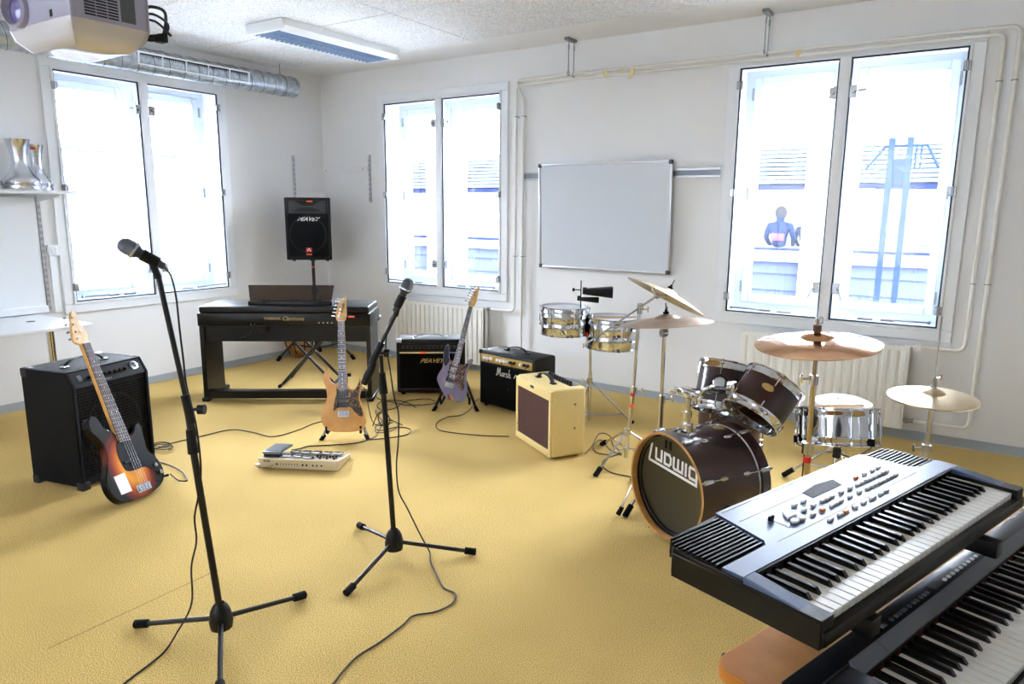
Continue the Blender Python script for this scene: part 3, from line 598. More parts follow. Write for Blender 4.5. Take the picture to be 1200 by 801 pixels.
mat('bordeaux', (.35, .10, .14), .6); MB().box(.035, W-.035, .004, .007, .056, .060).obj('piping', 'bordeaux', T)
strap_handle(T, .16, .42, D*.5, Hh, .022)
mat('plate_bright', (.75, .78, .82), .3, .8)
for x in (-.003, W-.047): MB().rbox(x, x+.05, .017, .06, Hh-.03, Hh+.003, .006, 2).obj('corner_protector', 'plate_bright', T)
MB().tube(smooth_open([(.145, .1, Hh), (.155, .08, Hh+.02), (.14, .06, Hh+.022), (.15, .03, Hh)]), .005, 6).obj('jack_plug', 'chrome_soft', T)
for x in (.05, W-.05):
    for y in (.06, D-.05): MB().cyl((x, y, 0), (x, y, .022), .018, seg=12).obj('rubber_foot', 'rubber', T)
# combo amplifier with script lettering
W, D, Hh = .609, .271, .471
T = thing('guitar_amplifier', 'black guitar amplifier with gold control strip and white script behind the tweed one', 'amplifier', (2.897, -1.04, 0), -.154)
MB().rbox(0, W, .012, D, .015, Hh, .022, 3).obj('cabinet', 'tolex_black', T)
MB().rbox(.028, W-.028, .002, .02, .035, Hh-.105, .004, 1).obj('grille_cloth', 'grille_black', T)
MB().rbox(.03, W-.03, .004, .02, Hh-.092, Hh-.03, .003, 1).obj('control_panel', 'gold_print', T)
FR = Matrix.Translation((0, .004, 0)) @ Matrix.Rotation(PI/2, 4, 'X')
for i in range(14):
    if i in (3, 10): continue
    MB().lathe([(.013, 0), (.0125, .014), (.009, .018), (0, .018)], 12, FR @ Matrix.Translation((.075+i*.036, Hh-.058, 0))).obj('knob', 'knob_black' if i in (8, 9, 12, 13) else 'white_print', T)
knobs(T, [(.05+.036*i, Hh-.078, 0) for i in (2, 6, 9, 13)], .006, .006, 'knob_black', FR, 'switch')
ML = FRONT(.215, .001, .285) @ Matrix.Scale(.068, 4)
def sc(pts, k=5): return [tuple(p) for p in smooth_open([(*p, 0) for p in pts], k)]
scr = [[(p[0], p[1]) for p in sc(s)] for s in ([(-.12, .12), (0, .1), (.12, .75), (.2, .98), (.25, .7), (.27, .2)], [(.27, .2), (.42, .7), (.55, .98), (.56, .6), (.55, .1), (.66, .12)],
    [(1.0, .42), (.85, .46), (.76, .25), (.85, .06), (.98, .22), (1.02, .44), (1.0, .12), (1.10, .1)], [(1.14, .46), (1.18, .06)], [(1.17, .25), (1.28, .46), (1.40, .42)], [(1.70, .46), (1.55, .46), (1.52, .32), (1.68, .2), (1.62, .05), (1.46, .08)], [(1.86, .02), (1.92, .6), (2.0, .95)], [(1.88, .25), (2.0, .46), (2.1, .4), (2.08, .05), (2.2, .08)])]
MB().strokes([[(2.72, .12), (2.98, .5)]], .085, 0, .03, ML).obj('lettering', 'white_print', T, ang=None)
MB().strokes(scr, .085, 0, .03, ML).obj('lettering', 'white_print', T, ang=None)
MB().cyl((.335, .0005, .19), (.335, .002, .19), .005, seg=8).obj('grille_dot', 'mesh_dark', T)
strap_handle(T, .20, .42, D*.5, Hh, .038, cap='black')
for x in (-.002, W-.03): MB().rbox(x, x+.032, .010, .05, Hh-.035, Hh+.002, .008, 2).obj('corner_protector', 'black', T)
for x in (.05, W-.05):
    for y in (.05, D-.05): MB().cyl((x, y, 0), (x, y, .017), .018, seg=12).obj('rubber_foot', 'rubber', T)
# tweed combo
mat('tweed', (.95, .87, .62), .75, var=(260, (.86, .74, .45), 2), bump=(260, .25)); mat('oxblood', (.36, .22, .18), .9, var=(380, (.27, .15, .13), 1), bump=(380, .4)); mat('leather', (.13, .12, .12), .5)
W, D, Hh = .516, .263, .468
T = thing('tweed_amplifier', 'yellow tweed guitar amplifier with brown grille cloth and black handle', 'amplifier', (3.63, -1.594, 0), -.543)
MB().rbox(0, W, .012, D, .012, Hh, .016, 3).obj('cabinet', 'tweed', T)
for q in ((.004, W-.004, .395, Hh-.01), (.004, W-.004, .016, .062), (.004, .032, .062, .395), (W-.032, W-.004, .062, .395)): MB().rbox(q[0], q[1], .0, .02, q[2], q[3], .004, 2).obj('front_panel', 'tweed', T)
MB().box(.028, W-.028, .008, .014, .058, .40).obj('grille_cloth', 'oxblood', T)
b = MB().rbox(W*.44, W*.44+.05, -.003, .002, .425, .447, .003, 2).obj('name_plate', 'steel', T); MB().box(W*.44+.004, W*.44+.046, -.0038, -.003, .429, .443).obj('plate_field', 'black', b)
strap_handle(T, .15, .36, .10, Hh, .045, 'leather', .014, 'black')
MB().rbox(.06, .24, .165, .225, Hh-.001, Hh+.012, .005, 2).obj('wood_edge', 'djembe_wood', T) if False else None
MB().box(.05, W-.05, .17, .245, Hh-.012, Hh+.001).obj('control_recess', 'chrome_soft', T); knobs(T, [(.12+i*.036, .205, 0) for i in range(9)], .012, .022, 'knob_black', Matrix.Translation((0, 0, Hh)))
for z in (.36, .20): MB().cyl((W, D*.68, z), (W+.003, D*.68, z), .008, seg=10).obj('side_screw', 'chrome_soft', T)
for x in (.05, W-.05):
    for y in (.05, D-.05): MB().cyl((x, y, 0), (x, y, .016), .016, seg=12).obj('rubber_foot', 'rubber', T)
MB().cyl((.03, -.002, .12), (.03, .001, .12), .005, seg=8).cyl((W-.03, -.002, .035), (W-.03, .001, .035), .005, seg=8).obj('panel_screws', 'chrome_soft', T, kind='stuff')
# ---------------------------------------------------------------- electric guitars
def guitar_frame(O, e1, lean):
    e1 = Vector(e1).normalized(); n0 = Vector((e1.y, -e1.x, 0)); e2 = Vector((0, 0, math.cos(lean)))-n0*math.sin(lean); n = e1.cross(e2)
    return Matrix(((e1.x, e2.x, n.x, O[0]), (e1.y, e2.y, n.y, O[1]), (e1.z, e2.z, n.z, O[2]), (0, 0, 0, 1)))
mat('maple', (.86, .66, .36), .4, var=(20, (.80, .58, .28))); mat('maple_pale', (.88, .72, .46), .35, var=(18, (.80, .60, .34))); mat('rosewood', (.33, .20, .15), .45, var=(60, (.25, .14, .10))); mat('natural_wood', (.88, .66, .34), .3, var=(9, (.82, .58, .27)), coat=.2)
mat('ivory', (.90, .89, .84), .4); mat('silver_metal', (.75, .76, .78), .25, 1.)
def taper(a, b, c, d, t): return (Vector(a)*(1-t)+Vector(c)*t, Vector(b)*(1-t)+Vector(d)*t)
def guitar(name, label, M, body, bodymat, guard, guardmat, neck, neckmat, boardmat, head, headmat, tuners, nfret, pickups, bridge, nstr, thick=.042, bend_=2.):
    T = thing(name, label, 'guitar', M.translation, rot=M.to_euler())
    bo = smooth_closed(body, 4); ht = thick/2
    B = MB().prism(bo, -ht, ht).obj('body', bodymat, T, ang=50, bevel=(.006, 3))
    if guard: MB().prism(smooth_closed(guard, 3), ht+.0002, ht+.003).obj('pickguard', guardmat, T)
    nl, nr, bl, br = (Vector((*p, 0)) for p in neck)    # nut left, nut right, body left, body right
    v = []
    for p in (nl, nr, br, bl): v.append((p.x, p.y, .012 if p in (nl, nr) else .012))
    q = [(bl.x, bl.y), (br.x, br.y), (nr.x, nr.y), (nl.x, nl.y)]
    N = MB().prism(q, .002, ht+.006).obj('neck', neckmat, T, bevel=(.006, 2)); MB().prism(q, ht+.0055, ht+.0115).obj('fretboard', boardmat, N)
    fr = MB(); mk = MB(); L = ((nl+nr)/2-(bl+br)/2).length; sc_ = L/(1-2**(-nfret/12.)); up = ((nl+nr)/2-(bl+br)/2).normalized()
    for i in range(1, nfret+1):
        t = sc_*(1-2**(-i/12.))/L
        a = nl.lerp(bl, t); b = nr.lerp(br, t); d = up*.0012
        fr.prism([tuple((a-d).xy), tuple((b-d).xy), tuple((b+d).xy), tuple((a+d).xy)], ht+.0113, ht+.0125)
        if i in (3, 5, 7, 9, 12, 15, 17, 19, 21):
            t2 = (sc_*(1-2**(-(i-.5)/12.)))/L; a = nl.lerp(bl, t2); b = nr.lerp(br, t2)
            for c in (((a+b)/2,) if i != 12 else (a.lerp(b, .25), a.lerp(b, .75))): mk.cyl((c.x, c.y, ht+.0114), (c.x, c.y, ht+.0122), .0036, seg=8)
    fr.obj('frets', 'silver_metal', N, ang=None, kind='stuff'); mk.obj('fret_markers', 'ivory', N, kind='stuff')
    MB().prism([tuple((nl-up*.003).xy), tuple((nr-up*.003).xy), tuple((nr+up*.003).xy), tuple((nl+up*.003).xy)], ht+.010, ht+.0145).obj('nut', 'ivory', N)
    HD = MB().prism(smooth_closed(head, 3), .004, .019).obj('headstock', headmat, T, bevel=(.003, 2))
    for (x, y, sx, sy) in tuners:
        tn = MB().cyl((x, y, .018), (x, y, .031), .0042, seg=10).cyl((x, y, .018), (x, y, .021), .0075, seg=10)
        tn.cyl((x, y, .008), (x+sx*.030, y+sy*.030, .008), .003, seg=6).ball((x+sx*.040, y+sy*.040, .008), .0095, 8, 6, (1, .7, 1)); tn.obj('tuner', 'silver_metal', HD)
    for (x, y, wd, h, m, a) in pickups:
        MB().rbox(-wd/2, wd/2, -h/2, h/2, 0, .009, .003, 1, Matrix.Translation((x, y, ht)) @ Matrix.Rotation(a, 4, 'Z')).obj('pickup', m, T)
    x, y, wd, h, a = bridge; BM = Matrix.Translation((x, y, ht)) @ Matrix.Rotation(a, 4, 'Z')
    BR = MB().rbox(-wd/2, wd/2, -h/2, h/2, 0, .006, .002, 1, BM).obj('bridge', 'silver_metal', T)
    for i in range(nstr):
        t = (i+.5)/nstr; MB().rbox(-wd*.42+wd*.84*(t-.5/nstr)+.001, -wd*.42+wd*.84*(t+.5/nstr)-.001, -h*.3, h*.35, .005, .012, .002, 1, BM).obj('saddle', 'silver_metal', BR)
    for i in range(nstr):
        t = (i+.5)/nstr*.86+.07; p0 = BM @ Vector((-wd*.42+wd*.84*t, 0, .0125)); a = nl.lerp(nr, t)
        MB().cyl(p0, (a.x, a.y, ht+.0148), .0012 if nstr == 4 else .0007, seg=5).obj('string', 'silver_metal', T)
    return T
E1 = (.786, .618, 0)
def tort(name, a, b, sc):
    m = mat(name, a, .3, coat=.5); nt = m.node_tree; N = nt.nodes; L = nt.links
    v = N.new('ShaderNodeTexNoise'); v.inputs['Scale'].default_value = sc; v.inputs['Detail'].default_value = 1.5; v.inputs['Distortion'].default_value = 1.5; tc = [n for n in N if n.type == 'TEX_COORD'][0]
    L.new(tc.outputs['Object'], v.inputs['Vector']); r = N.new('ShaderNodeValToRGB'); r.color_ramp.interpolation = 'LINEAR'; r.color_ramp.elements[0].position = .52; r.color_ramp.elements[1].position = .58
    r.color_ramp.elements[0].color = (*lin(a), 1); r.color_ramp.elements[1].color = (*lin(b), 1); L.new(v.outputs['Fac'], r.inputs[0]); L.new(r.outputs[0], N['Principled BSDF'].inputs['Base Color'])
tort('tortoise', (.09, .07, .06), (.62, .44, .16), 42); tort('tortoise_pink', (.12, .10, .12), (.72, .50, .38), 60)
GM = guitar_frame((2.674, -2.333, .07), E1, .2)
G = guitar('electric_guitar', 'natural wood electric guitar with tortoiseshell pickguard on a stand before the piano', GM,
  [(-.01, -.003), (-.075, .002), (-.118, .025), (-.145, .076), (-.143, .13), (-.123, .183), (-.105, .236), (-.112, .30), (-.128, .36), (-.124, .41), (-.100, .442), (-.100, .41), (-.087, .356), (-.054, .331), (-.024, .336), (0, .33), (.028, .335), (.044, .305), (.077, .296), (.104, .325), (.120, .374), (.135, .33), (.124, .275), (.116, .226), (.136, .166), (.158, .098), (.155, .045), (.125, .008), (.062, -.004)], 'natural_wood',
  [(-.041, .318), (-.03, .297), (.031, .299), (.046, .290), (.088, .289), (.117, .345), (.122, .32), (.110, .235), (.125, .182), (.140, .125), (.133, .101), (.102, .116), (.072, .15), (.044, .172), (-.029, .166), (-.060, .145), (-.055, .202), (-.040, .262)], 'tortoise',
  [(-.028, .77), (.014, .77), (-.027, .296), (.034, .296)], 'maple', 'rosewood',
  [(-.030, .768), (-.043, .80), (-.037, .845), (-.018, .905), (.0, .922), (.025, .945), (.029, .878), (.031, .81), (.016, .768)], 'maple_pale',
  [(-.024+.0072*i, .80+.0245*i, -1, .12) for i in range(6)], 22,
  [(.003, .262, .075, .034, 'black', 0), (.003, .228, .07, .016, 'black', 0), (.003, .186, .075, .036, 'black', 0)], (.008, .122, .082, .044, 0), 6)
for x, y in ((.085, .16), (.112, .135)): MB().cyl((x, y, .024), (x, y, .036), .010, seg=12).obj('control_knob', 'knob_black', G)
MB().cyl((.056, .1985, .02), (.075, .212, .032), .002, seg=6).obj('selector_switch', 'silver_metal', G)
text('Ibanez', .026, 'black', G, Matrix.Translation((.004, .858, .0195)) @ Matrix.Rotation(1.38, 4, 'Z'), shear=.3, depth=.0003)
def guitar_stand(label, base, yaw, w=.31, col='chrome_soft', back=.32, armz=.06):
    S = thing('guitar_stand', label, 'guitar stand', base, yaw)
    for s in (-1, 1):
        l = MB().tube([(s*.045, .16, .28), (s*w/2, -.02, .0135)], .011, 10).obj('leg', col, S); MB().cyl((s*(w/2-.012), .0, .03), (s*w/2*1.06, -.035, .0), .015, seg=10).obj('rubber_cap', 'rubber', l)
        a = MB().tube(bend([(s*.045, .14, .24), (s*.105, .075, armz), (s*.115, -.055, armz-.005), (s*.118, -.062, armz+.05)], .02, 4), .009, 8).obj('padded_arm', 'rubber', S)
    l = MB().tube([(0, .17, .29), (0, back, .0135)], .011, 10).obj('leg', col, S); MB().cyl((0, back-.02, .028), (0, back+.02, .0), .015, seg=10).obj('rubber_cap', 'rubber', l)
    MB().tube([(0, .15, .25), (0, .145, .44)], .010, 10).obj('upper_post', col, S); MB().rbox(-.06, .06, .13, .175, .235, .295, .01, 2).obj('yoke', 'black', S)
    MB().tube([(-.035, .135, .43), (.035, .135, .43)], .012, 8).obj('back_rest', 'rubber', S); return S
guitar_stand('chrome guitar stand with black pads under the natural wood guitar', (2.648, -2.290, 0), .666)
# grey purple guitar on its stand
mat('grey_violet', (.56, .53, .66), .25, var=(6, (.47, .45, .58)), coat=.5); mat('blue_dark', (.16, .18, .26), .25, coat=.5); mat('fade_red', (.52, .10, .24), .3); mat('fade_yellow', (.80, .62, .20), .3)
PM_ = guitar_frame((2.806, -1.303, .06), (.8, .6, 0), .2)
G = guitar('electric_guitar', 'grey violet electric guitar tilted on a stand between two black amplifiers', PM_,
  [(.016, .022), (-.018, .032), (-.045, .066), (-.075, .125), (-.101, .190), (-.090, .235), (-.058, .29), (-.051, .359), (-.047, .414), (-.028, .46), (-.007, .476), (.0, .428), (.0, .373), (.012, .34), (.049, .331), (.077, .319), (.115, .303), (.142, .335), (.172, .357), (.188, .345), (.178, .315), (.156, .285), (.141, .241), (.138, .178), (.145, .115), (.128, .042), (.096, .012), (.055, .012)], 'grey_violet',
  [(.004, .331), (.029, .340), (.077, .320), (.118, .312), (.150, .328), (.160, .318), (.137, .275), (.118, .206), (.117, .123), (.097, .098), (.069, .137), (.052, .152), (-.030, .165), (-.006, .248)], 'tortoise_pink',
  [(.158, .787), (.188, .78), (.030, .338), (.080, .324)], 'maple', 'rosewood',
  [(.153, .79), (.157, .818), (.180, .864), (.205, .912), (.252, .95), (.238, .905), (.226, .843), (.215, .808), (.189, .778)], 'maple_pale',
  [(.166+.0105*i, .815+.0205*i, -.9, .35) for i in range(6)], 24,
  [(.040, .295, .068, .018, 'black', -.28), (.018, .243, .066, .018, 'black', -.28), (.006, .190, .070, .032, 'black', -.28)], (.0, .145, .075, .042, -.28), 6)
for x, y in ((.085, .205), (.100, .165), (.108, .128)): MB().cyl((x, y, .024), (x, y, .036), .010, seg=12).obj('control_knob', 'knob_black', G)
MB().prism([(-.003, .068), (.020, .062), (.035, .018), (.012, .026)], .0212, .0217).obj('painted_flash', 'fade_yellow', G); MB().prism([(-.022, .075), (-.003, .068), (.012, .027), (-.008, .034)], .0212, .0217).obj('painted_flash', 'fade_red', G)
MB().prism(smooth_closed([(-.047, .37), (-.044, .42), (-.027, .455), (-.009, .468), (-.004, .43), (-.006, .37), (0, .345), (-.03, .30), (-.048, .33)], 3), .0212, .0217).obj('dark_horn_fade', 'blue_dark', G)
guitar_stand('black guitar stand under the grey violet guitar', (2.845, -1.275, 0), .58, .34, 'black', .25, .07)
# sunburst bass leaning on the bass amplifier
def sunburst():
    m = mat('sunburst', (.05, .045, .045), .25, spec=.35); nt = m.node_tree; N = nt.nodes; L = nt.links; tc = [n for n in N if n.type == 'TEX_COORD'][0]
    mp = N.new('ShaderNodeMapping'); mp.vector_type = 'POINT'; L.new(tc.outputs['Object'], mp.inputs[0]); mp.inputs['Scale'].default_value = (5.0, 3.6, 0); mp.inputs['Location'].default_value = (-.33, -.62, 0)
    g = N.new('ShaderNodeTexGradient'); g.gradient_type = 'SPHERICAL'; L.new(mp.outputs[0], g.inputs[0]); r = N.new('ShaderNodeValToRGB'); e = r.color_ramp.elements
    e[0].position = .18; e[0].color = (*lin((.02, .018, .02)), 1); e[1].position = .70; e[1].color = (*lin((.93, .62, .20)), 1); k = e.new(.36); k.color = (*lin((.42, .13, .05)), 1); k = e.new(.50); k.color = (*lin((.72, .33, .08)), 1)
    L.new(g.outputs['Fac'], r.inputs[0]); L.new(r.outputs[0], N['Principled BSDF'].inputs['Base Color'])
sunburst(); mat('guard_black', (.02, .02, .024), .3, spec=.3)
BM_ = guitar_frame((2.535, -3.737, .02), (-.42, .9075, 0), .42)
G = guitar('bass_guitar', 'sunburst electric bass guitar with black pickguard leaning on the bass amplifier', BM_,
  [(-.106, .030), (-.140, .092), (-.132, .165), (-.086, .224), (-.045, .288), (-.043, .367), (-.070, .424), (-.067, .471), (-.045, .505), (-.012, .510), (.010, .478), (.020, .427), (.055, .400), (.075, .37), (.135, .335), (.20, .346), (.228, .373), (.260, .378), (.281, .352), (.254, .28), (.240, .217), (.274, .151), (.283, .078), (.251, .022), (.175, -.007), (.059, -.009), (-.039, .006)], 'sunburst',
  [(.063, .332), (.145, .313), (.205, .341), (.235, .368), (.262, .362), (.240, .268), (.229, .206), (.268, .140), (.276, .082), (.255, .057), (.217, .087), (.158, .136), (.074, .145), (.023, .165), (.015, .217), (.024, .279)], 'guard_black',
  [(.148, .901), (.199, .898), (.063, .322), (.143, .310)], 'maple', 'rosewood',
  [(.150, .898), (.113, .928), (.137, .991), (.171, 1.06), (.194, 1.09), (.221, 1.085), (.216, 1.042), (.219, 1.001), (.228, .948), (.195, .90)], 'maple_pale',
  [(.147, .935, -1, .2), (.155, .974, -1, .2), (.166, 1.016, -1, .2), (.180, 1.056, -1, .2)], 20,
  [(.065, .206, .075, .022, 'black', -.08), (.105, .184, .075, .022, 'black', -.08)], (.080, .039, .105, .044, -.10), 4, .044)
MB().prism([(-.077, .166), (.003, .161), (-.005, .054), (-.084, .062)], .0224, .0235).obj('paper_note', 'white_print', G)
for x, y in ((.227, .118), (.242, .068)): MB().lathe([(.013, 0), (.013, .012), (.008, .017), (0, .017)], 16, Matrix.Translation((x, y, .025))).obj('control_knob', 'silver_metal', G)
MB().cyl((.255, .036, .022), (.280, .03, .034), .007, seg=10).obj('jack_plug', 'black', G)
MB().cyl((.187, .972, .019), (.187, .972, .026), .008, seg=12).obj('string_tree', 'silver_metal', G)
# ---------------------------------------------------------------- microphones on stands
mat('mic_grille', (.38, .40, .42), .45, .7, bump=(420, .5)); mat('mic_body', (.22, .24, .27), .4, .3)
def mic_stand(label, c, feet, pole_top, boom_lo, boom_hi, clip, extra=None):
    S = thing('microphone_stand', label, 'microphone stand', (c[0], c[1], 0)); c = Vector((c[0], c[1], 0))
    MB().lathe([(.012, .035), (.040, .045), (.044, .075), (.036, .115), (.026, .135), (.016, .145)], 20, Matrix.Translation(c)).obj('tripod_hub', 'black', S, world=True)
    for f in feet:
        f = Vector((f[0], f[1], .018)); d = (f-c).normalized(); d.z = 0
        l = MB().cyl(c+d*.03+Vector((0, 0, .078)), f, .0095, seg=12).obj('leg', 'tube_black', S, world=True); MB().cyl(f-d*.03+Vector((0, 0, .006)), f+d*.022-Vector((0, 0, .002)), .0165, seg=12).obj('rubber_foot', 'rubber', l, world=True)
    pt = Vector(pole_top); p0 = c+Vector((0, 0, .10)); MB().cyl(p0, p0.lerp(pt, .86), .0125, seg=12).obj('lower_tube', 'tube_black', S, world=True); MB().cyl(p0.lerp(pt, .84), pt, .009, seg=12).obj('upper_tube', 'tube_black', S, world=True)
    MB().cyl(p0.lerp(pt, .80), p0.lerp(pt, .91), .020, .014, seg=14).obj('height_clutch', 'black', S, world=True)
    lo, hi = Vector(boom_lo), Vector(boom_hi); ax = (hi-lo).normalized(); right = Vector(_r2); pj = lo+ax*(pt-lo).dot(ax)
    MB().cyl(pj-ax*.05, pj+ax*.055, .016, seg=10).cyl(pj, pj+right*.045, .006, seg=8).cyl(pj+right*.035, pj+right*.058, .018, seg=12).obj('boom_clamp', 'black', S, world=True)
    MB().cyl(lo, hi, .009, seg=12).obj('boom_tube', 'tube_black', S, world=True)
    return S
def microphone(label, tail, head, clipto):
    tail, head = Vector(tail), Vector(head); ax = (head-tail).normalized(); F = frame(tail, ax); L = (head-tail).length
    m = thing('microphone', label, 'microphone', tail, rot=F.to_euler())
    MB().lathe([(0, -.004), (.011, -.002), (.012, .0), (.0135, .03), (.0165, L-.062), (.0225, L-.054), (.0225, L-.05)], 20).obj('handle', 'mic_body', m)
    MB().lathe([(.0225, L-.051), (.026, L-.05), (.0265, L-.044), (.0255, L-.042), (.026, L-.03), (.0245, L-.012), (.018, L-.001), (.009, L+.004), (0, L+.005)], 24).obj('grille', 'mic_grille', m)
    MB().lathe([(.0262, L-.0495), (.028, L-.048), (.028, L-.043), (.0262, L-.0415)], 24).obj('grille_ring', 'chrome_soft', m)
    q = MB().lathe([(.0155, .02), (.0185, .02), (.0195, .075), (.0165, .075)], 16).obj('clip', 'black', m); inv = F.inverted(); cp = inv @ Vector(clipto)
    MB().cyl((0, 0, .045), cp, .011, .012, seg=10).obj('clip_joint', 'black', q); return m
c1 = (4.02, -4.22)
mic_stand('black microphone stand nearest the camera, tripod feet on the carpet', c1, [(3.708, -4.359), (4.057, -3.88), (4.297, -4.42)], (3.988, -4.272, .90), (3.998, -4.256, .80), (3.9625, -4.319, 1.372), None)
microphone('microphone pointing left at the top of the nearest stand', (3.972, -4.302, 1.404), (3.916, -4.411, 1.484), (3.9625, -4.319, 1.365))
c2 = (4.128, -3.389)
mic_stand('black boom microphone stand farther back, counterweight on its boom', c2, [(4.19, -3.734), (3.786, -3.265), (4.409, -3.168)], (4.101, -3.415, .965), (4.062, -3.453, .905), (4.158, -3.362, 1.165), None)
cw = MB().lathe([(0, -.075), (.014, -.070), (.019, -.03), (.016, .015), (.010, .04)], 16, frame((4.068, -3.447, .90), Vector((4.158, -3.362, 1.165))-Vector((4.062, -3.453, .905)))); tag(cw.obj('counterweight', 'black'), 'black oval counterweight on the low end of the microphone boom', 'counterweight')
microphone('microphone pointing up to the right on the farther boom stand', (4.151, -3.372, 1.160), (4.199, -3.326, 1.297), (4.150, -3.369, 1.140))
# ---------------------------------------------------------------- multi-effects pedalboard
mat('champagne', (.80, .76, .67), .35, .4); mat('pedal_grey', (.44, .47, .51), .4, .3)
T = thing('effects_pedalboard', 'silver multi-effects pedalboard with expression pedal on the carpet', 'effects pedal', (2.645, -3.014, 0), .4885); W, D = .508, .26
b = MB(); b.add([(0, 0, .006), (W, 0, .006), (W, D, .006), (0, D, .006), (0, 0, .072), (W, 0, .072), (W, D, .030), (0, D, .030)], [(3, 2, 1, 0), (4, 5, 6, 7), (0, 1, 5, 4), (1, 2, 6, 5), (2, 3, 7, 6), (3, 0, 4, 7)]); b.obj('chassis', 'champagne', T, ang=None, bevel=(.004, 2))
TM = Matrix.Translation((0, 0, .072)) @ Matrix.Rotation(-math.atan2(.042, D), 4, 'X')
MB().rbox(.012, .128, .03, .235, .016, .034, .006, 2, TM @ Matrix.Rotation(.09, 4, 'X')).obj('expression_pedal', 'pedal_grey', T)
MB().box(.022, .118, .05, .215, .034, .0355, TM @ Matrix.Rotation(.09, 4, 'X')).obj('pedal_rubber', 'mesh_dark', T); MB().box(.02, .12, .04, .08, 0, .02, TM).obj('pedal_pivot', 'black', T)
for i in range(5):
    x = .165+i*.07; bt = MB().rbox(x-.028, x+.028, .165, .225, .002, .018, .005, 2, TM).obj('footswitch', 'chrome_soft', T)
for x, y in ((.165, .06), (.235, .06), (.305, .04)): MB().rbox(x-.027, x+.027, y-.02, y+.035, .001, .014, .004, 2, TM).obj('footswitch', 'chrome_soft', T)
for i in range(7): MB().cyl((.35+i*.02, .085, 0), (.35+i*.02, .085, .016), .0075, seg=10, M=TM).obj('knob', 'knob_black', T)
for i in range(4): MB().cyl((.335+i*.045, .045, 0), (.335+i*.045, .045, .012), .0075, seg=10, M=TM).obj('knob', 'knob_black', T)
MB().box(.14, W-.02, .135, .148, 0, .0012, TM).obj('display_strip', 'black', T)
for i, x in enumerate((.12, .285, .31, .35, .375, .405)): MB().cyl((x, -.001, .036), (x, .004, .036), .007 if i < 3 else .006, seg=10).obj('rear_jack', 'black', T)
pr = MB()
for i in range(7): pr.box(.14+i*.018, .146+i*.018, -.0008, .001, .032, .042)
pr.obj('rear_socket_row', 'mesh_dark', T, kind='stuff')
text('BOSS', .018, 'black', T, FRONT(.055, -.0006, .054), depth=.0004, bold=.0005)
MB().tube(smooth_open([(.10, -.012, .034), (.08, -.03, .026), (.02, -.028, .02), (-.015, -.01, .03), (.02, -.004, .035)]), .0035, 6).obj('handle_rail', 'chrome_soft', T)
# ---------------------------------------------------------------- cables
def cable(label, pts, r=.0035, group='black cables on the carpet'):
    P = [Vector(p) if len(p) == 3 else Vector((p[0], p[1], r+.001)) for p in pts]; o = Vector((P[0].x, P[0].y, 0)); sm = smooth_open(P, 7)
    c = MB().tube([p-o for p in sm], r, 7).obj('cable', 'black_cable'); c.location = o; return tag(c, label, 'cable', group)
cable('microphone cable hanging down the nearest stand to the floor edge', [(3.974, -4.300, 1.402), (3.981, -4.284, 1.366), (3.985, -4.275, 1.293), (3.985, -4.272, 1.19), (3.986, -4.268, 1.085), (3.984, -4.262, .978), (4.004, -4.25, .837), (4.006, -4.246, .679), (3.998, -4.258, .58), (3.988, -4.274, .495), (3.988, -4.274, .404), (3.972, -4.292, .305), (3.95, -4.29, .15), (3.90, -4.33, .03), (3.925, -4.39), (3.951, -4.458), (3.977, -4.554), (4.0, -4.63)])
cable('microphone cable from the boom stand curling over the front carpet', [(4.150, -3.369, 1.155), (4.127, -3.385, 1.109), (4.116, -3.398, 1.007), (4.126, -3.388, .91), (4.140, -3.378, .773), (4.153, -3.366, .693), (4.150, -3.370, .553), (4.142, -3.376, .452), (4.147, -3.371, .328), (4.172, -3.34, .234), (4.20, -3.28, .08), (4.24, -3.27, .012), (4.297, -3.33), (4.40, -3.41), (4.493, -3.476), (4.56, -3.485), (4.597, -3.551), (4.58, -3.637), (4.525, -3.71), (4.534, -3.785), (4.538, -3.913), (4.531, -4.019), (4.548, -4.103), (4.573, -4.178), (4.60, -4.26)])
cable('long cable from the coil by the bass amplifier towards the natural guitar', [(1.773, -3.149), (1.756, -3.053), (1.781, -2.878), (1.822, -2.633), (2.0, -2.58), (2.207, -2.559), (2.229, -2.35), (2.20, -2.18), (2.25, -2.0), (2.35, -1.85)])
co = [(1.80+.07*math.cos(a)*(1+.12*math.sin(a*.37)), -3.14+.055*math.sin(a)*(1+.15*math.cos(a*.61)), .005+.0016*a) for a in [i*.42 for i in range(46)]]
cable('small coil of cable lying beside the bass amplifier', co, .003)
cable('short cable plugged into the sunburst bass', [(2.50, -3.50, .09), (2.46, -3.46, .05), (2.43, -3.41), (2.47, -3.385), (2.40, -3.35), (2.30, -3.315), (2.17, -3.297), (2.05, -3.30)])
cable('cable from the pedalboard into the tangle by the natural guitar', [(2.60, -2.72, .03), (2.565, -2.62), (2.58, -2.55), (2.714, -2.42), (2.80, -2.30), (2.80, -2.15), (2.72, -2.03), (2.60, -1.86), (2.42, -1.74), (2.33, -1.66)])
cable('tangled cable loops right of the natural guitar', [(2.80, -2.24), (2.914, -2.091), (2.951, -1.971), (2.88, -1.872), (2.774, -1.895), (2.743, -2.043, .012), (2.615, -1.955), (2.603, -1.803), (2.736, -1.844, .012), (2.819, -1.989, .012), (2.76, -2.09, .012), (2.66, -1.98, .018), (2.70, -1.86, .018)])
cable('upright cable loop beside the natural guitar stand', [(2.62, -1.99, .01), (2.64, -1.96, .09), (2.67, -1.93, .12), (2.70, -1.90, .08), (2.70, -1.90, .012), (2.66, -1.94, .012), (2.65, -1.96, .08), (2.68, -1.93, .11), (2.72, -1.89, .05), (2.78, -1.84, .008)])
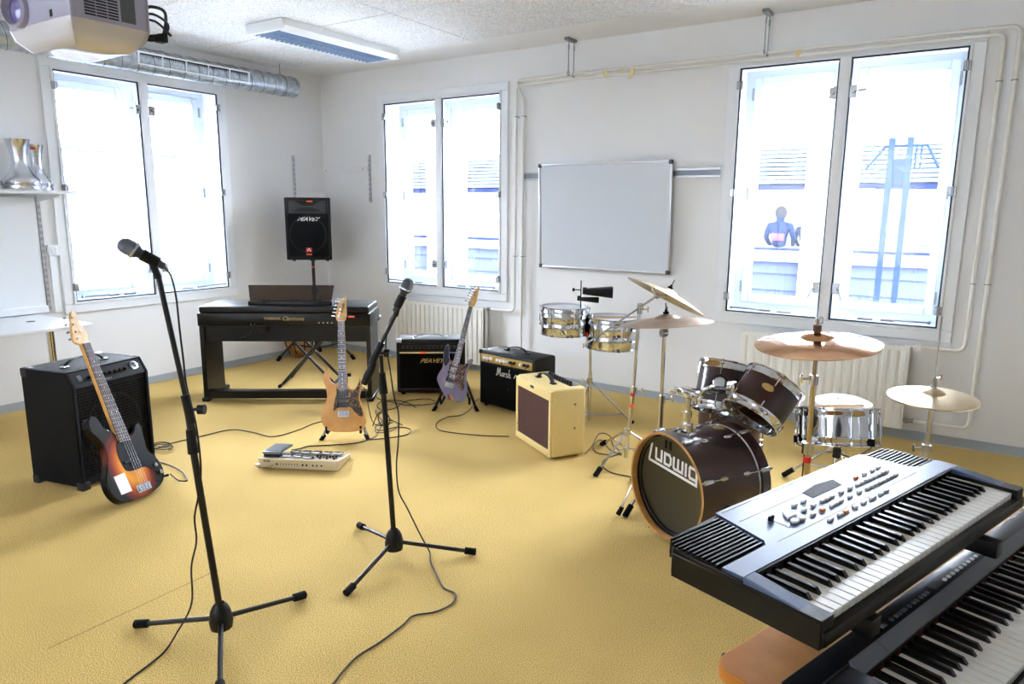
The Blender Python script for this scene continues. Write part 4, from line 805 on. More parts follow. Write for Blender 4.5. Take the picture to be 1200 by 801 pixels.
cable('tangled cables in front of the amplifier with gold lettering', [(1.98, -1.30), (2.05, -1.36), (2.15, -1.40), (2.27, -1.40), (2.42, -1.40), (2.54, -1.31), (2.58, -1.20), (2.47, -1.17, .012), (2.38, -1.22), (2.364, -1.343, .012), (2.413, -1.531), (2.36, -1.62), (2.24, -1.55), (2.2, -1.44, .012), (2.3, -1.36, .014), (2.45, -1.38, .012), (2.55, -1.42)])
cable('cable looping on the carpet left of the tweed amplifier', [(2.80, -.90), (2.86, -1.06), (2.93, -1.19), (2.974, -1.376), (2.921, -1.47), (2.95, -1.642), (3.069, -1.766), (3.227, -1.755), (3.439, -1.68), (3.58, -1.60)])
cable('tangled cable right of the tweed amplifier', [(4.20, -1.62), (4.17, -1.46), (4.148, -1.30, .05), (4.22, -1.28, .04), (4.277, -1.35), (4.38, -1.449), (4.35, -1.532), (4.26, -1.553), (4.189, -1.476, .012), (4.187, -1.368, .03), (4.25, -1.40, .012), (4.316, -1.473, .012), (4.414, -1.508)])
cable('cable curving towards the bass drum from the cymbal stand', [(4.40, -1.47), (4.359, -1.626), (4.396, -1.752), (4.493, -1.83), (4.62, -1.83), (4.75, -1.86)])
cable('thin cable hanging from the back of the natural guitar', [(2.70, -2.20, .36), (2.66, -2.10, .33), (2.60, -2.02, .22), (2.60, -1.98, .06), (2.62, -1.95, .008), (2.68, -1.92)], .003)
# ---------------------------------------------------------------- drums
mat('wine_lacquer', (.19, .05, .075), .30, var=(5, (.12, .03, .05)), coat=.5); mat('hoop_tan', (.78, .58, .33), .4, var=(12, (.68, .48, .25)), coat=.15)
mat('head_black', (.13, .125, .10), .3); mat('head_coated', (.93, .935, .95), .45); mat('brass_mirror', (.90, .74, .40), .10, 1.); mat('wood_stick', (.84, .68, .45), .5)
glass_mat('head_clear', (.80, .78, .80)); mat('white_vinyl', (.90, .91, .93), .3)
def lug(parent, R, z0, z1, a, mat_='chrome'):
    M = Matrix.Rotation(a, 4, 'Z'); zc = (z0+z1)/2; h = (z1-z0)
    L = MB().ball((R+.006, 0, zc+h*.16), .012, 10, 8, (.8, .95, h*.017/.012*.72), M).ball((R+.006, 0, zc-h*.16), .012, 10, 8, (.8, .95, h*.017/.012*.72), M).obj('lug', mat_, parent); return L
def rod(parent, R, z0, z1, a, m='chrome'):
    M = Matrix.Rotation(a, 4, 'Z'); return MB().cyl((R, 0, z0), (R, 0, z1), .0035, seg=8, M=M).cyl((R, 0, z1), (R, 0, z1+.012), .006, seg=6, M=M).rbox(R-.012, R+.006, -.009, .009, z1-.012, z1+.001, .002, 1, M).obj('tension_rod', m, parent)
def drum(name, label, c, n, R, L, shell, nl=6, twist=0., top='head_coated', bot='head_clear', hoop='chrome', xh=(1, 0, 0), group=None, tube=False):
    """c = middle of the shell, n = batter side"""
    F = frame(c, n, xh); T = thing(name, label, 'drum', c, rot=F.to_euler(), group=group); h = L/2
    MB().lathe([(R-.006, -h), (R, -h), (R, h), (R-.006, h), (R-.006, -h)], 56).obj('shell', shell, T)
    for s, nm, hm in ((1, 'batter_hoop', hoop), (-1, 'resonant_hoop', hoop)):
        pr = [(R+.003, h-.018), (R+.010, h-.018), (R+.010, h-.004), (R+.006, h+.002), (R+.006, h+.018), (R+.013, h+.022), (R+.013, h+.026), (R+.002, h+.026), (R+.002, h+.006), (R+.003, h-.018)]
        MB().lathe([(r, z*s) for r, z in pr], 56).obj(nm, hm, T)
    MB().lathe([(0, h+.008), (R+.002, h+.008), (R+.003, h-.012)], 56).obj('batter_head', top, T); MB().lathe([(0, -h-.008), (R+.002, -h-.008), (R+.003, -h+.012)], 56).obj('resonant_head', bot, T)
    for i in range(nl):
        a = twist+2*PI*i/nl
        if tube: MB().cyl((R+.011, 0, -h*.72), (R+.011, 0, h*.72), .0075, seg=10, M=Matrix.Rotation(a, 4, 'Z')).rbox(R-.001, R+.012, -.008, .008, -.018, .018, .003, 1, Matrix.Rotation(a, 4, 'Z')).obj('lug', 'chrome', T); rod(T, R+.011, h*.7, h+.016, a); rod(T, R+.011, -h*.7, -h-.016, a)
        else:
            lug(T, R, h*.10, h*.62, a); lug(T, R, -h*.62, -h*.10, a); rod(T, R+.010, h*.5, h+.016, a); rod(T, R+.010, -h*.5, -h-.016, a)
    return T
# bass drum: front head towards the room
az = -2.067; bn = Vector((math.cos(az), math.sin(az), 0)); bc = Vector((5.103, -2.530, .286)); Lb = .43; R = .25
F = frame(bc, bn, (-bn.y, bn.x, 0)); F = frame(bc, bn, (.879, -.476, 0)); T = thing('bass_drum', 'dark wine bass drum with black front head lying on its side', 'drum', bc, rot=F.to_euler())
MB().lathe([(R, -.03), (R, -Lb+.03)], 72).lathe([(R-.006, -Lb+.03), (R-.006, -.03)], 72).obj('shell', 'wine_lacquer', T)
for s, nm in ((0, 'front_hoop'), (-Lb, 'rear_hoop')):
    z0, z1 = (-.062, 0) if s == 0 else (-Lb, -Lb+.05)
    hp = MB().lathe([(R+.004, z0), (R+.016, z0), (R+.016, z1), (R+.004, z1), (R+.004, z0)], 72).obj(nm, 'wine_lacquer', T)
    if s == 0: MB().lathe([(R+.0035, z1-.055), (R+.0035, z1+.0004), (R+.0075, z1+.0012), (R+.0162, z1+.0006), (R+.0164, z1-.0015)], 72).obj('hoop_inlay', 'hoop_tan', hp)
    zz = -.068 if s == 0 else -Lb+.056; MB().lathe([(R+.001, zz-.005), (R+.006, zz), (R+.001, zz+.005)], 72).obj('metal_rim', 'chrome_soft', T)
MB().lathe([(0, -.050), (R-.014, -.050), (R-.004, -.044), (R+.003, -.048), (R+.003, -.06)], 72).obj('front_head', 'head_black', T); MB().lathe([(0, -Lb+.036), (R+.003, -Lb+.036)], 72).obj('batter_head', 'head_coated', T)
MB().lathe([(R-.016, -.0495), (R-.014, -.042), (R+.0036, -.034)], 72).obj('head_collar', 'black_gloss', T)
# lettering on the front head: chunky capitals with a bar that grows out of the first letter
LG = []
def sl(x): return .090-(x+.185)*.068                   # the baseline falls slightly to the right
def ch(o, w_, pts, h=.052): LG.append([(o+px*w_, sl(o+px*w_)+.008+py*h) for px, py in pts])
LG.append([(-.166, .162), (-.182, .084), (-.180, sl(-.18)-.014), (.158, sl(.158)-.014)])
ch(-.132, .042, [(0, 1), (0, .12), (.12, 0), (1, 0)]); ch(-.090, .001, [(0, 0), (0, 1)])
ch(-.066, .044, [(0, 0), (.75, 0), (1, .25), (1, .75), (.75, 1), (0, 1)]); ch(-.066, .001, [(0, 0), (0, 1)])
ch(.0, .062, [(0, 1), (0, .12), (.1, 0), (1, 0), (1, 1)]); ch(.031, .001, [(0, 0), (0, 1)])
ch(.086, .001, [(0, 0), (0, 1)])
ch(.112, .046, [(1, .85), (.9, 1), (.1, 1), (0, .85), (0, .15), (.1, 0), (1, 0)]); LG.append([(.160, sl(.16)+.060), (.160, sl(.16)-.014)])
MB().strokes(LG, .0135, -.0498, -.0490).obj('lettering', 'white_print', T, ang=None)
for x in (-.062, -.030): MB().box(x-.008, x+.010, .168, .212, -.0497, -.0485).obj('felt_strip', 'black_soft', T)
for i in range(8):
    a = PI/8+i*PI/4
    for z0, s in ((-.062, -1), (-Lb+.05, 1)):
        M = Matrix.Rotation(a, 4, 'Z'); zc = z0+s*.085
        lu = MB().ball((R+.008, 0, zc), .012, 10, 8, (.9, 1, 2.2), M).obj('lug', 'chrome_soft', T)
        MB().cyl((R+.018, 0, zc), (R+.022, 0, z0-s*.02), .0035, seg=8, M=M).obj('tension_rod', 'chrome', lu)
        MB().rbox(R+.006, R+.026, -.011, .011, min(z0+s*.008, z0-s*.052), max(z0+s*.008, z0-s*.052), .004, 1, M).cyl((R+.022, 0, z0-s*.05), (R+.022, 0, z0-s*.062), .006, seg=6, M=M).obj('claw', 'chrome_soft', lu)
up = Vector((0, 0, 1)); right = Vector((.879, -.476, 0)); ins = -bn
for s in (-1, 1):   # spurs
    a = bc+ins*.11+right*s*.242+up*-.06; b = bc+ins*-.02+right*s*.345; b.z = .02
    if s < 0: a, b = bc+ins*.10+right*-.255+up*.02, Vector((4.80, -2.375, .02))
    sp = MB().tube([a, a+(a-bc-ins*.1).normalized()*.03+up*.008, b], .006, 8).obj('spur', 'chrome', T, world=True); MB().cyl(b+(a-b).normalized()*.035, b-(a-b).normalized()*.012, .012, .014, seg=10).obj('rubber_tip', 'rubber', sp, world=True)
sh = bc+ins*.16+right*.262+up*-.05; MB().cyl(sh-right*.01, sh+right*.03, .022, seg=14).obj('spur_socket', 'chrome', T, world=True)
dm = bc+ins*.12; dm.z = .286+.25
MB().lathe([(.045, -.006), (.045, .006), (.030, .012), (.028, .05), (.022, .056), (.012, .056)], 20, Matrix.Translation(dm)).obj('mount_base', 'chrome', T, world=True)
MB().torus(bc+ins*.27+up*.254+right*-.02, (0, 0, 1), .02, .004, 16, 6).obj('air_vent', 'chrome', T, world=True) if False else None
b = MB().ball((0, 0, 0), .001).obj('vent_badge', 'gold_print', T) if False else None
MB().lathe([(0, .003), (.022, .002), (.024, 0)], 20, Matrix.Translation((5.103+.476*.33, -2.53+.879*.33, .286+.2505)) @ Matrix.Diagonal((1.3, 1, 1, 1))).obj('vent_badge', 'gold_print', T, world=True)
# double tom holder standing in the bass drum mount
T2 = thing('tom_holder', 'chrome double tom holder rising from the bass drum', 'drum hardware', (dm.x, dm.y, dm.z+.05))
top = dm+Vector((0, 0, .205)); MB().cyl(dm+Vector((0, 0, .05)), top, .0135, seg=14).obj('post', 'chrome', T2, world=True); MB().cyl(dm+Vector((0, 0, .085)), dm+Vector((0, 0, .115)), .021, seg=12).cyl(dm+Vector((0, 0, .1)), dm+Vector((0, 0, .1))-right*.045, .006, seg=8).obj('memory_lock', 'chrome', T2, world=True)
MB().rbox(-.06, .06, -.022, .022, -.018, .018, .008, 2, Matrix.Translation(top) @ Matrix.Rotation(-.496, 4, 'Z')).cyl(top-right*.10, top+right*.09, .009, seg=10).obj('cross_clamp', 'chrome', T2, world=True)
for s in (-1, 1): MB().cyl(top+right*s*.055+bn*.01, top+right*s*.055+bn*.05, .005, seg=8).rbox(-.018, .018, -.006, .006, -.009, .009, .004, 1, Matrix.Translation(top+right*s*.055+bn*.052)).obj('wing_bolt', 'chrome', T2, world=True)
MB().cyl(dm+Vector((0, 0, .182)), dm+Vector((0, 0, .19)), .0142, seg=14).obj('tape', mat('blue_tape', (.10, .20, .60), .5), T2, world=True)
t1c, t1n = Vector((5.427, -2.081, .672)), Vector((.348, .565, .748)); t2c, t2n = Vector((5.174, -1.922, .660)), Vector((.010, .380, .925))
TA = drum('tom_drum', 'dark wine tom drum with oval gold badge, nearer of the pair', t1c, t1n, .145, .180, 'wine_lacquer', 6, .35, xh=(.835, .55, 0), group='toms above the bass drum')
TB = drum('tom_drum', 'dark wine tom drum with round chrome mount, farther left of the pair', t2c, t2n, .135, .215, 'wine_lacquer', 6, .1, xh=(.835, .55, 0), group='toms above the bass drum')
# oval badge facing the camera
def side_dir(c, n):
    v = (Vector((6.26, -5.648, 1.6))-c).normalized(); v = (v-n*v.dot(n)).normalized(); return v
v1 = side_dir(t1c, t1n.normalized()); rr = Matrix.Rotation(-.10, 3, t1n.normalized()) @ v1
MB().lathe([(0, .003), (.028, .002), (.031, 0)], 24, frame(t1c+rr*.145+t1n.normalized()*.025, rr, rr.cross(t1n)) @ Matrix.Diagonal((1.0, .55, 1, 1))).obj('badge', 'gold_print', TA, world=True)
v2 = side_dir(t2c, t2n.normalized()); v2 = Matrix.Rotation(-.12, 3, t2n.normalized()) @ v2
MB().lathe([(.052, 0), (.050, .012), (0, .013)], 24, frame(t2c+v2*.130, v2)).obj('mount_gasket', 'black', TB, world=True); MB().lathe([(.034, 0), (.034, .03), (.028, .036), (0, .036)], 24, frame(t2c+v2*.141, v2)).obj('mount_boss', 'chrome_soft', TB, world=True)
MB().tube(smooth_open([t2c+v2*.155, t2c+v2*.175-up*.05, top-right*.06+up*.01]), .008, 8).obj('left_arm', 'chrome', T2, world=True)
MB().tube(smooth_open([top+right*.07, top+right*.14+up*.06, t1c-Vector((.835, .55, 0))*.165+up*.05]), .008, 8).obj('right_arm', 'chrome', T2, world=True)
p = t1c-Vector((.835, .55, 0)).normalized()*.163+up*.06; MB().rbox(-.022, .022, -.018, .018, -.035, .035, .008, 2, Matrix.Translation(p)).obj('tom_bracket', 'chrome', T2, world=True)
# floor tom, mostly hidden
TF = drum('floor_tom', 'dark wine floor tom on chrome legs behind the bass drum', (5.15, -1.66, .37), (0, 0, 1), .175, .36, 'wine_lacquer', 6, .2)
for i in range(3): a = .5+i*2*PI/3; MB().tube([(.195*math.cos(a), .195*math.sin(a), .06), (.195*math.cos(a), .195*math.sin(a), -.28), (.225*math.cos(a), .225*math.sin(a), -.365)], .006, 8).obj('leg', 'chrome', TF)
# ---------------------------------------------------------------- hardware stands
def tripod(T, c, h, r, a0, z0=.03, m='chrome', fr='rubber', rt=.012, hub=None, double=False):
    c = Vector(c); hub = hub or h*.55
    for i in range(3):
        a = a0+i*2*PI/3; d = Vector((math.cos(a), math.sin(a), 0)); f = c+d*r+Vector((0, 0, .012))
        l = MB().cyl(c+d*.02+Vector((0, 0, hub)), f, rt*.62, seg=10).obj('leg', m, T, world=True); MB().cyl(f-d*.045+Vector((0, 0, .05*hub/r)), f+d*.01-Vector((0, 0, .006)), rt*1.35, seg=10).obj('rubber_foot', fr, l, world=True)
        MB().cyl(c+Vector((0, 0, z0+.04)), c.lerp(f, .55)+Vector((0, 0, hub*.45-.005)), rt*.5, seg=8).obj('brace', m, T, world=True)
    MB().cyl(c+Vector((0, 0, hub-.02)), c+Vector((0, 0, hub+.025)), rt*1.7, seg=14).obj('leg_hub', m, T, world=True); MB().cyl(c+Vector((0, 0, z0+.02)), c+Vector((0, 0, z0+.055)), rt*1.6, seg=14).obj('brace_hub', m, T, world=True)
def wing(T, p, d=Vector((1, 0, 0)), s=1.): MB().cyl(p, p+d*.03*s, .005*s, seg=8).rbox(-.006*s, .006*s, -.004*s, .004*s, -.018*s, .018*s, .003*s, 1, Matrix.Translation(p+d*.034*s)).obj('wing_bolt', 'chrome', T, world=True)
def cymbal(name, label, c, n, R, m, bow=.030, bell=.11, under=None):
    F = frame(c, n); T = thing(name, label, 'cymbal', c, rot=F.to_euler()); rb = R*bell/.5*.5+.03; rb = .055*R/.2
    up_ = [(.006, .022+bow), (rb*.5, .018+bow), (rb*.85, .008+bow), (rb, bow)]+[(rb+(R-rb)*t, bow*(1-t**1.6)) for t in (.25, .5, .75, .9, 1)]
    MB().lathe(up_+[(r, z-.0018) for r, z in reversed(up_)]+[up_[0]], 72).obj('plate', m, T, ang=30); return T
def felt(T, c, n, bow, h=.03):
    n = Vector(n).normalized(); c = Vector(c)+n*(bow+.022); MB().cyl(c, c+n*.012, .016, seg=14).obj('felt', 'black_soft', T, world=True); MB().cyl(c+n*.012, c+n*.026, .009, .007, seg=10).cyl(c+n*.026, c+n*(.03+h), .003, seg=6).obj('wing_nut', 'black', T, world=True)
def cyl_mat(name, a, b, rough, sc):
    m = mat(name, a, rough, 1., var=(sc, b, 4)); nt = m.node_tree; N = nt.nodes; L = nt.links; bs = N['Principled BSDF']; tc = [n for n in N if n.type == 'TEX_COORD'][0]
    mp = N.new('ShaderNodeMapping'); L.new(tc.outputs['Object'], mp.inputs[0]); w_ = N.new('ShaderNodeTexWave'); w_.wave_type = 'RINGS'; w_.rings_direction = 'Z'; w_.inputs['Scale'].default_value = 55; L.new(mp.outputs[0], w_.inputs['Vector'])
    bp = N.new('ShaderNodeBump'); bp.inputs['Strength'].default_value = .06; bp.inputs['Distance'].default_value = .002; L.new(w_.outputs['Fac'], bp.inputs['Height']); L.new(bp.outputs[0], bs.inputs['Normal'])
cyl_mat('bronze_brilliant', (.86, .68, .52), (.76, .56, .40), .09, 5); cyl_mat('bronze_pale', (.90, .84, .72), (.82, .74, .60), .30, 6); cyl_mat('bronze_old', (.78, .70, .62), (.68, .58, .48), .32, 5)
# boom cymbal stand (left)
A = (4.485, -1.596, 0); T = thing('cymbal_stand', 'chrome boom cymbal stand with red tape right of the tweed amplifier', 'cymbal stand', A)
tripod(T, A, .4, .34, -1.85+.15, .05, hub=.20)
Av = Vector(A); MB().cyl(Av+Vector((0, 0, .03)), (4.514, -1.584, .50), .0135, seg=14).obj('lower_tube', 'chrome', T, world=True); MB().cyl((4.514, -1.584, .48), (4.532, -1.576, 1.0), .0105, seg=14).obj('upper_tube', 'chrome', T, world=True)
MB().cyl((4.5135, -1.5842, .465), (4.515, -1.5835, .505), .02, seg=14).obj('height_clutch', 'chrome', T, world=True); wing(T, Vector((4.535, -1.576, .487)))
for z in (.38, .455): MB().cyl(Av.lerp(Vector((4.514, -1.584, .50)), (z-.012)/.5), Av.lerp(Vector((4.514, -1.584, .50)), (z+.012)/.5), .0142, seg=14).obj('tape', 'red_tape' if z > .4 else 'orange_tape', T, world=True)
b0, b1 = Vector((4.225, -1.731, .758)), Vector((4.622, -1.535, 1.085)); MB().cyl(b0, b1, .0065, seg=10).obj('boom_arm', 'chrome_soft', T, world=True)
MB().cyl((4.532, -1.576, .97), (4.533, -1.576, 1.035), .016, seg=12).ball((4.533, -1.577, 1.012), .020, 12, 8).obj('boom_joint', 'chrome_soft', T, world=True); wing(T, Vector((4.548, -1.568, 1.0)))
cn = Vector((.33, .31, .86)).normalized(); cc = Vector((4.672, -1.520, 1.082))
MB().ball(b1, .018, 12, 8).cyl(b1, cc, .007, seg=10).obj('tilter', 'chrome_soft', T, world=True); wing(T, b1+Vector((-.01, 0, .015)), Vector((-.5, -.2, .8)).normalized()); 
MB().cyl(cc-cn*.02, cc+cn*.085, .004, seg=8).obj('cymbal_rod', 'chrome', T, world=True)
C = cymbal('cymbal', 'steeply tilted cymbal on the boom stand, highest of the cymbals', cc, cn, .262, 'bronze_pale', .034)
felt(C, cc, cn, .034)
# straight stand behind the bass drum
c3 = Vector((4.893, -2.060, 1.008)); A = (4.888, -2.066, 0); T = thing('cymbal_stand', 'straight chrome cymbal stand rising behind the bass drum', 'cymbal stand', A); Av = Vector(A)
tripod(T, A, .4, .30, -1.75, .05, hub=.22); MB().cyl(Av+Vector((0, 0, .03)), Av+Vector((0, 0, .60)), .0135, seg=14).obj('lower_tube', 'chrome', T, world=True); MB().cyl(Av+Vector((0, 0, .58)), (4.886, -2.066, .955), .0105, seg=14).obj('upper_tube', 'chrome', T, world=True)
MB().cyl(Av+Vector((0, 0, .57)), Av+Vector((0, 0, .61)), .02, seg=14).obj('height_clutch', 'chrome', T, world=True); wing(T, Av+Vector((.02, .012, .59)), Vector((.83, .55, 0)))
MB().cyl((4.875, -2.082, .955), (4.893, -2.058, .955), .022, seg=16).obj('tilter', 'chrome_soft', T, world=True); MB().cyl(c3-Vector((-.012, 0, .06)), c3+Vector((0, 0, .09)), .004, seg=8).obj('cymbal_rod', 'chrome', T, world=True)
n3 = Vector((-.10, .02, .99)).normalized(); C = cymbal('cymbal', 'level dull bronze cymbal left of the toms, below the tilted one', c3, n3, .246, 'bronze_old', .028); felt(C, c3, n3, .028)
# bronze cymbal in front
c4 = Vector((5.723, -2.475, 1.048)); A = (5.723, -2.475, 0); T = thing('cymbal_stand', 'brassy chrome cymbal stand with a red tape band carrying the front bronze cymbal', 'cymbal stand', A); Av = Vector(A); mat('chrome_warm', (.80, .74, .62), .14, 1.)
tripod(T, A, .4, .28, .3, .05, hub=.22); MB().cyl(Av+Vector((0, 0, .03)), Av+Vector((0, 0, .60)), .0165, seg=16).obj('lower_tube', 'chrome_warm', T, world=True)
MB().cyl(Av+Vector((0, 0, .56)), Av+Vector((0, 0, .90)), .012, seg=14).obj('middle_tube', 'chrome_warm', T, world=True); MB().cyl(Av+Vector((0, 0, .88)), c4, .009, seg=12).obj('upper_tube', 'chrome_warm', T, world=True)
MB().cyl(Av+Vector((0, 0, .565)), Av+Vector((0, 0, .615)), .0255, seg=16).obj('height_clutch', 'chrome', T, world=True); MB().cyl(Av+Vector((0, 0, .875)), Av+Vector((0, 0, .915)), .018, seg=14).obj('height_clutch', 'chrome_soft', T, world=True); wing(T, Av+Vector((-.015, -.01, .90)), Vector((-.83, -.55, 0)), 1.1)
MB().cyl(Av+Vector((0, 0, .525)), Av+Vector((0, 0, .552)), .0175, seg=16).obj('tape', 'red_tape', T, world=True)
n4 = Vector((-.05, -.09, .995)).normalized(); C = cymbal('cymbal', 'large brilliant bronze cymbal over the snare drum', c4, n4, .252, 'bronze_brilliant', .032)
MB().cyl(c4+n4*.055, c4+n4*.085, .017, seg=14).obj('felt', mat('felt_brown', (.42, .30, .22), .9), C, world=True); MB().cyl(c4-n4*.004, c4+n4*.012, .018, seg=14).obj('lower_felt', 'black_soft', C, world=True); MB().cyl(c4+n4*.085, c4+n4*.11, .005, seg=8).rbox(-.016, .016, -.004, .004, .09, .12, .004, 1, Matrix.Translation(c4)).obj('wing_nut', 'chrome_soft', C, world=True)
MB().cyl(c4-n4*.045, c4+n4*.02, .013, seg=12).obj('tilter', 'chrome_soft', T, world=True)
# hi-hat
c5 = Vector((6.152, -2.12, .800)); A = (6.152, -2.12, 0); T = thing('hi_hat_stand', 'chrome hi-hat stand with long pull rod beside the snare', 'cymbal stand', A); Av = Vector(A)
tripod(T, A, .4, .27, .9, .03, hub=.26); MB().cyl(Av+Vector((0, 0, .03)), Av+Vector((0, 0, .57)), .0135, seg=14).obj('lower_tube', 'chrome', T, world=True); MB().cyl(Av+Vector((0, 0, .54)), c5+Vector((0, 0, -.035)), .0105, seg=14).obj('upper_tube', 'chrome', T, world=True)
MB().cyl(Av+Vector((0, 0, .558)), Av+Vector((0, 0, .588)), .021, seg=14).obj('height_clutch', 'chrome_soft', T, world=True); wing(T, Av+Vector((-.02, -.01, .573)), Vector((-.83, -.55, 0)))
MB().cyl(c5+Vector((0, 0, -.05)), c5+Vector((0, 0, -.008)), .018, seg=14).obj('seat_cup', 'black', T, world=True); MB().cyl(c5+Vector((0, 0, -.01)), c5+Vector((0, 0, .365)), .003, seg=8).obj('pull_rod', 'chrome_soft', T, world=True)
MB().rbox(-.05, .05, -.15, .14, .01, .03, .004, 1, Matrix.Translation((6.19, -1.95, 0)) @ Matrix.Rotation(-.5, 4, 'Z')).obj('pedal', 'chrome_soft', T, world=True)
n5 = Vector((.0, -.055, .995)).normalized()
C = cymbal('hi_hat_cymbal', 'upper pale bronze hi-hat cymbal with a brass bell', c5+n5*.006, n5, .178, 'bronze_pale', .020); cb = MB().cyl(c5+n5*.045, c5+n5*.06, .012, seg=12).cyl(c5+n5*.06, c5+n5*.10, .009, seg=10).obj('clutch', 'chrome_soft', C, world=True); wing(C, c5+n5*.088, Vector((.8, .5, .3)).normalized(), .8)
cymbal('hi_hat_cymbal', 'lower hi-hat cymbal, turned upside down', c5-n5*.002, -n5, .178, 'bronze_pale', .020)
# snare drum on its stand
sn = Vector((-.125, .215, .97)).normalized(); scn = Vector((5.743, -1.884, .622))-sn*.075; TS = drum('snare_drum', 'mirror chrome snare drum with white head on a stand', scn, sn, .180, .130, 'chrome', 10, .15, 'head_coated', 'head_clear', tube=True)
MB().rbox(.18, .205, -.02, .02, -.05, .05, .005, 2, Matrix.Rotation(2.6, 4, 'Z')).cyl((.205, 0, -.03), (.205, 0, .045), .006, seg=8, M=Matrix.Rotation(2.6, 4, 'Z')).obj('strainer', 'chrome_soft', TS)
T = thing('snare_stand', 'chrome three-arm basket stand under the snare drum', 'drum stand', (scn.x+.01, scn.y, 0)); Av = Vector((scn.x+.01, scn.y, 0)); tripod(T, Av, .3, .27, 2.2, .03, hub=.22)
MB().cyl(Av+Vector((0, 0, .03)), Av+Vector((0, 0, .40)), .0135, seg=14).obj('tube', 'chrome', T, world=True); MB().cyl(Av+Vector((0, 0, .385)), Av+Vector((0, 0, .43)), .02, seg=12).obj('basket_hub', 'black', T, world=True); MB().cyl(Av+Vector((0, 0, .33)), Av+Vector((0, 0, .355)), .0142, seg=14).obj('tape', 'red_tape', T, world=True)
for i in range(3):
    a = -.55+i*2*PI/3; d = Vector((math.cos(a), math.sin(a), 0)); e = scn+(d-sn*d.dot(sn))*.203-sn*.085
    m_ = MB().tube([Av+Vector((0, 0, .41))+d*.015, Av+d*.10+Vector((0, 0, .405)), e-sn*.01, e+sn*.03], .007, 8).obj('basket_arm', 'chrome', T, world=True); MB().cyl(e-sn*.005, e+sn*.03, .010, seg=10).obj('rubber_grip', 'rubber', m_, world=True)
def stick(label, a, b):
    a, b = Vector(a), Vector(b); L = (b-a).length; F = frame(a, b-a); t = thing('drumstick', label, 'drumstick', a, rot=F.to_euler(), group='drumsticks left on the drums')
    MB().lathe([(0, 0), (.006, .002), (.007, .01), (.007, L*.72), (.0045, L*.93), (.0032, L-.014)], 12).obj('shaft', 'wood_stick', t); MB().lathe([(.0032, L-.015), (.0052, L-.009), (.0045, L-.002), (0, L)], 12).obj('tip', 'wood_stick', t); return t
sh_ = scn+sn*.102
ex = Vector((.835, .55, 0)); ex = (ex-sn*ex.dot(sn)).normalized(); ey = sn.cross(ex)
stick('wooden drumstick resting across the snare drum rim', sh_+ex*.045+ey*-.185+sn*.002, sh_+ex*-.11+ey*.02-sn*.008)
# drum throne
T = thing('drum_throne', 'round drum stool with pale vinyl seat behind the snare', 'stool', (5.68, -1.25, 0)); Av = Vector((5.68, -1.25, 0))
MB().lathe([(0, .435), (.15, .435), (.168, .45), (.172, .48), (.160, .515), (.11, .535), (.02, .541), (0, .536)], 40).obj('seat', 'white_vinyl', T); MB().cyl((0, 0, .08), (0, 0, .435), .0135).obj('post', 'chrome', T); tripod(T, Av, .3, .28, math.atan2(-.025, -.285), .06, hub=.24)
MB().ball((-.02, -.04, .5395), .008, 8, 6, (1, 1, .5)).obj('seat_button', 'mesh_dark', T)
# ---------------------------------------------------------------- timbales with cowbells
A = (3.891, -.962, 0); Av = Vector(A); T = thing('timbale_stand', 'chrome timbale stand holding the two brass-toned drums', 'drum stand', A)
for i, a in enumerate((.48, 2.4, 4.3)):
    d = Vector((math.cos(a), math.sin(a), 0)); f = Av+d*(.33 if i == 0 else .22)+Vector((0, 0, .012)); l = MB().cyl(Av+d*.015+Vector((0, 0, .32 if i == 0 else .3)), f, .008, seg=10).obj('leg', 'chrome', T, world=True); MB().cyl(f-d*.03+Vector((0, 0, .028)), f+d*.008, .013, seg=10).obj('rubber_foot', 'rubber', l, world=True)
    MB().cyl(Av+Vector((0, 0, .06)), f-d*.07+Vector((0, 0, .065)), .0055, seg=8).obj('brace', 'chrome', T, world=True)
MB().cyl(Av+Vector((0, 0, .02)), Av+Vector((0, 0, .40)), .0135, seg=14).obj('lower_tube', 'chrome', T, world=True); MB().cyl(Av+Vector((0, 0, .38)), Av+Vector((-.01, 0, .80)), .0105, seg=14).obj('upper_tube', 'chrome', T, world=True)
for z in (.33, .60): MB().cyl(Av+Vector((-.003, 0, z-.02)), Av+Vector((-.003, 0, z+.02)), .021, seg=14).obj('clutch', 'chrome_soft', T, world=True); wing(T, Av+Vector((-.02, -.01, z)), Vector((-.83, -.55, 0)))
MB().rbox(-.025, .025, -.02, .02, -.03, .05, .006, 2, Matrix.Translation(Av+Vector((-.012, 0, .79)))).obj('drum_bracket', 'chrome_soft', T, world=True)
def timbale(label, c, R, L):
    t = thing('timbale', label, 'drum', c, group='pair of timbales', rot=(0, .02, 0))
    MB().lathe([(R, 0), (R, L*.28), (R+.004, L*.31), (R, L*.34), (R, L*.66), (R+.004, L*.69), (R, L*.72), (R, L)], 56).lathe([(R-.003, L), (R-.003, 0), (R, 0)], 56).obj('shell', 'chrome', t)
    MB().lathe([(R+.003, L-.035), (R+.008, L-.035), (R+.008, L-.022), (R+.004, L-.016), (R+.004, L+.01), (R+.010, L+.014), (R+.001, L+.015), (R+.001, L-.03)], 56).obj('hoop', 'chrome', t)
    MB().lathe([(0, L+.001), (R+.001, L+.001)], 56).obj('head', 'head_coated', t); MB().lathe([(R, -.001), (R+.005, .0), (R+.005, .008), (R, .01)], 56).obj('lower_rim', 'chrome', t)
    for i in range(6): a = .4+i*PI/3; M = Matrix.Rotation(a, 4, 'Z'); MB().cyl((R+.014, 0, L*.35), (R+.014, 0, L+.004), .0035, seg=8, M=M).rbox(R, R+.019, -.008, .008, L*.32, L*.45, .003, 1, M).cyl((R+.014, 0, L+.004), (R+.014, 0, L+.014), .006, seg=6, M=M).obj('lug', 'chrome', t)
    return t
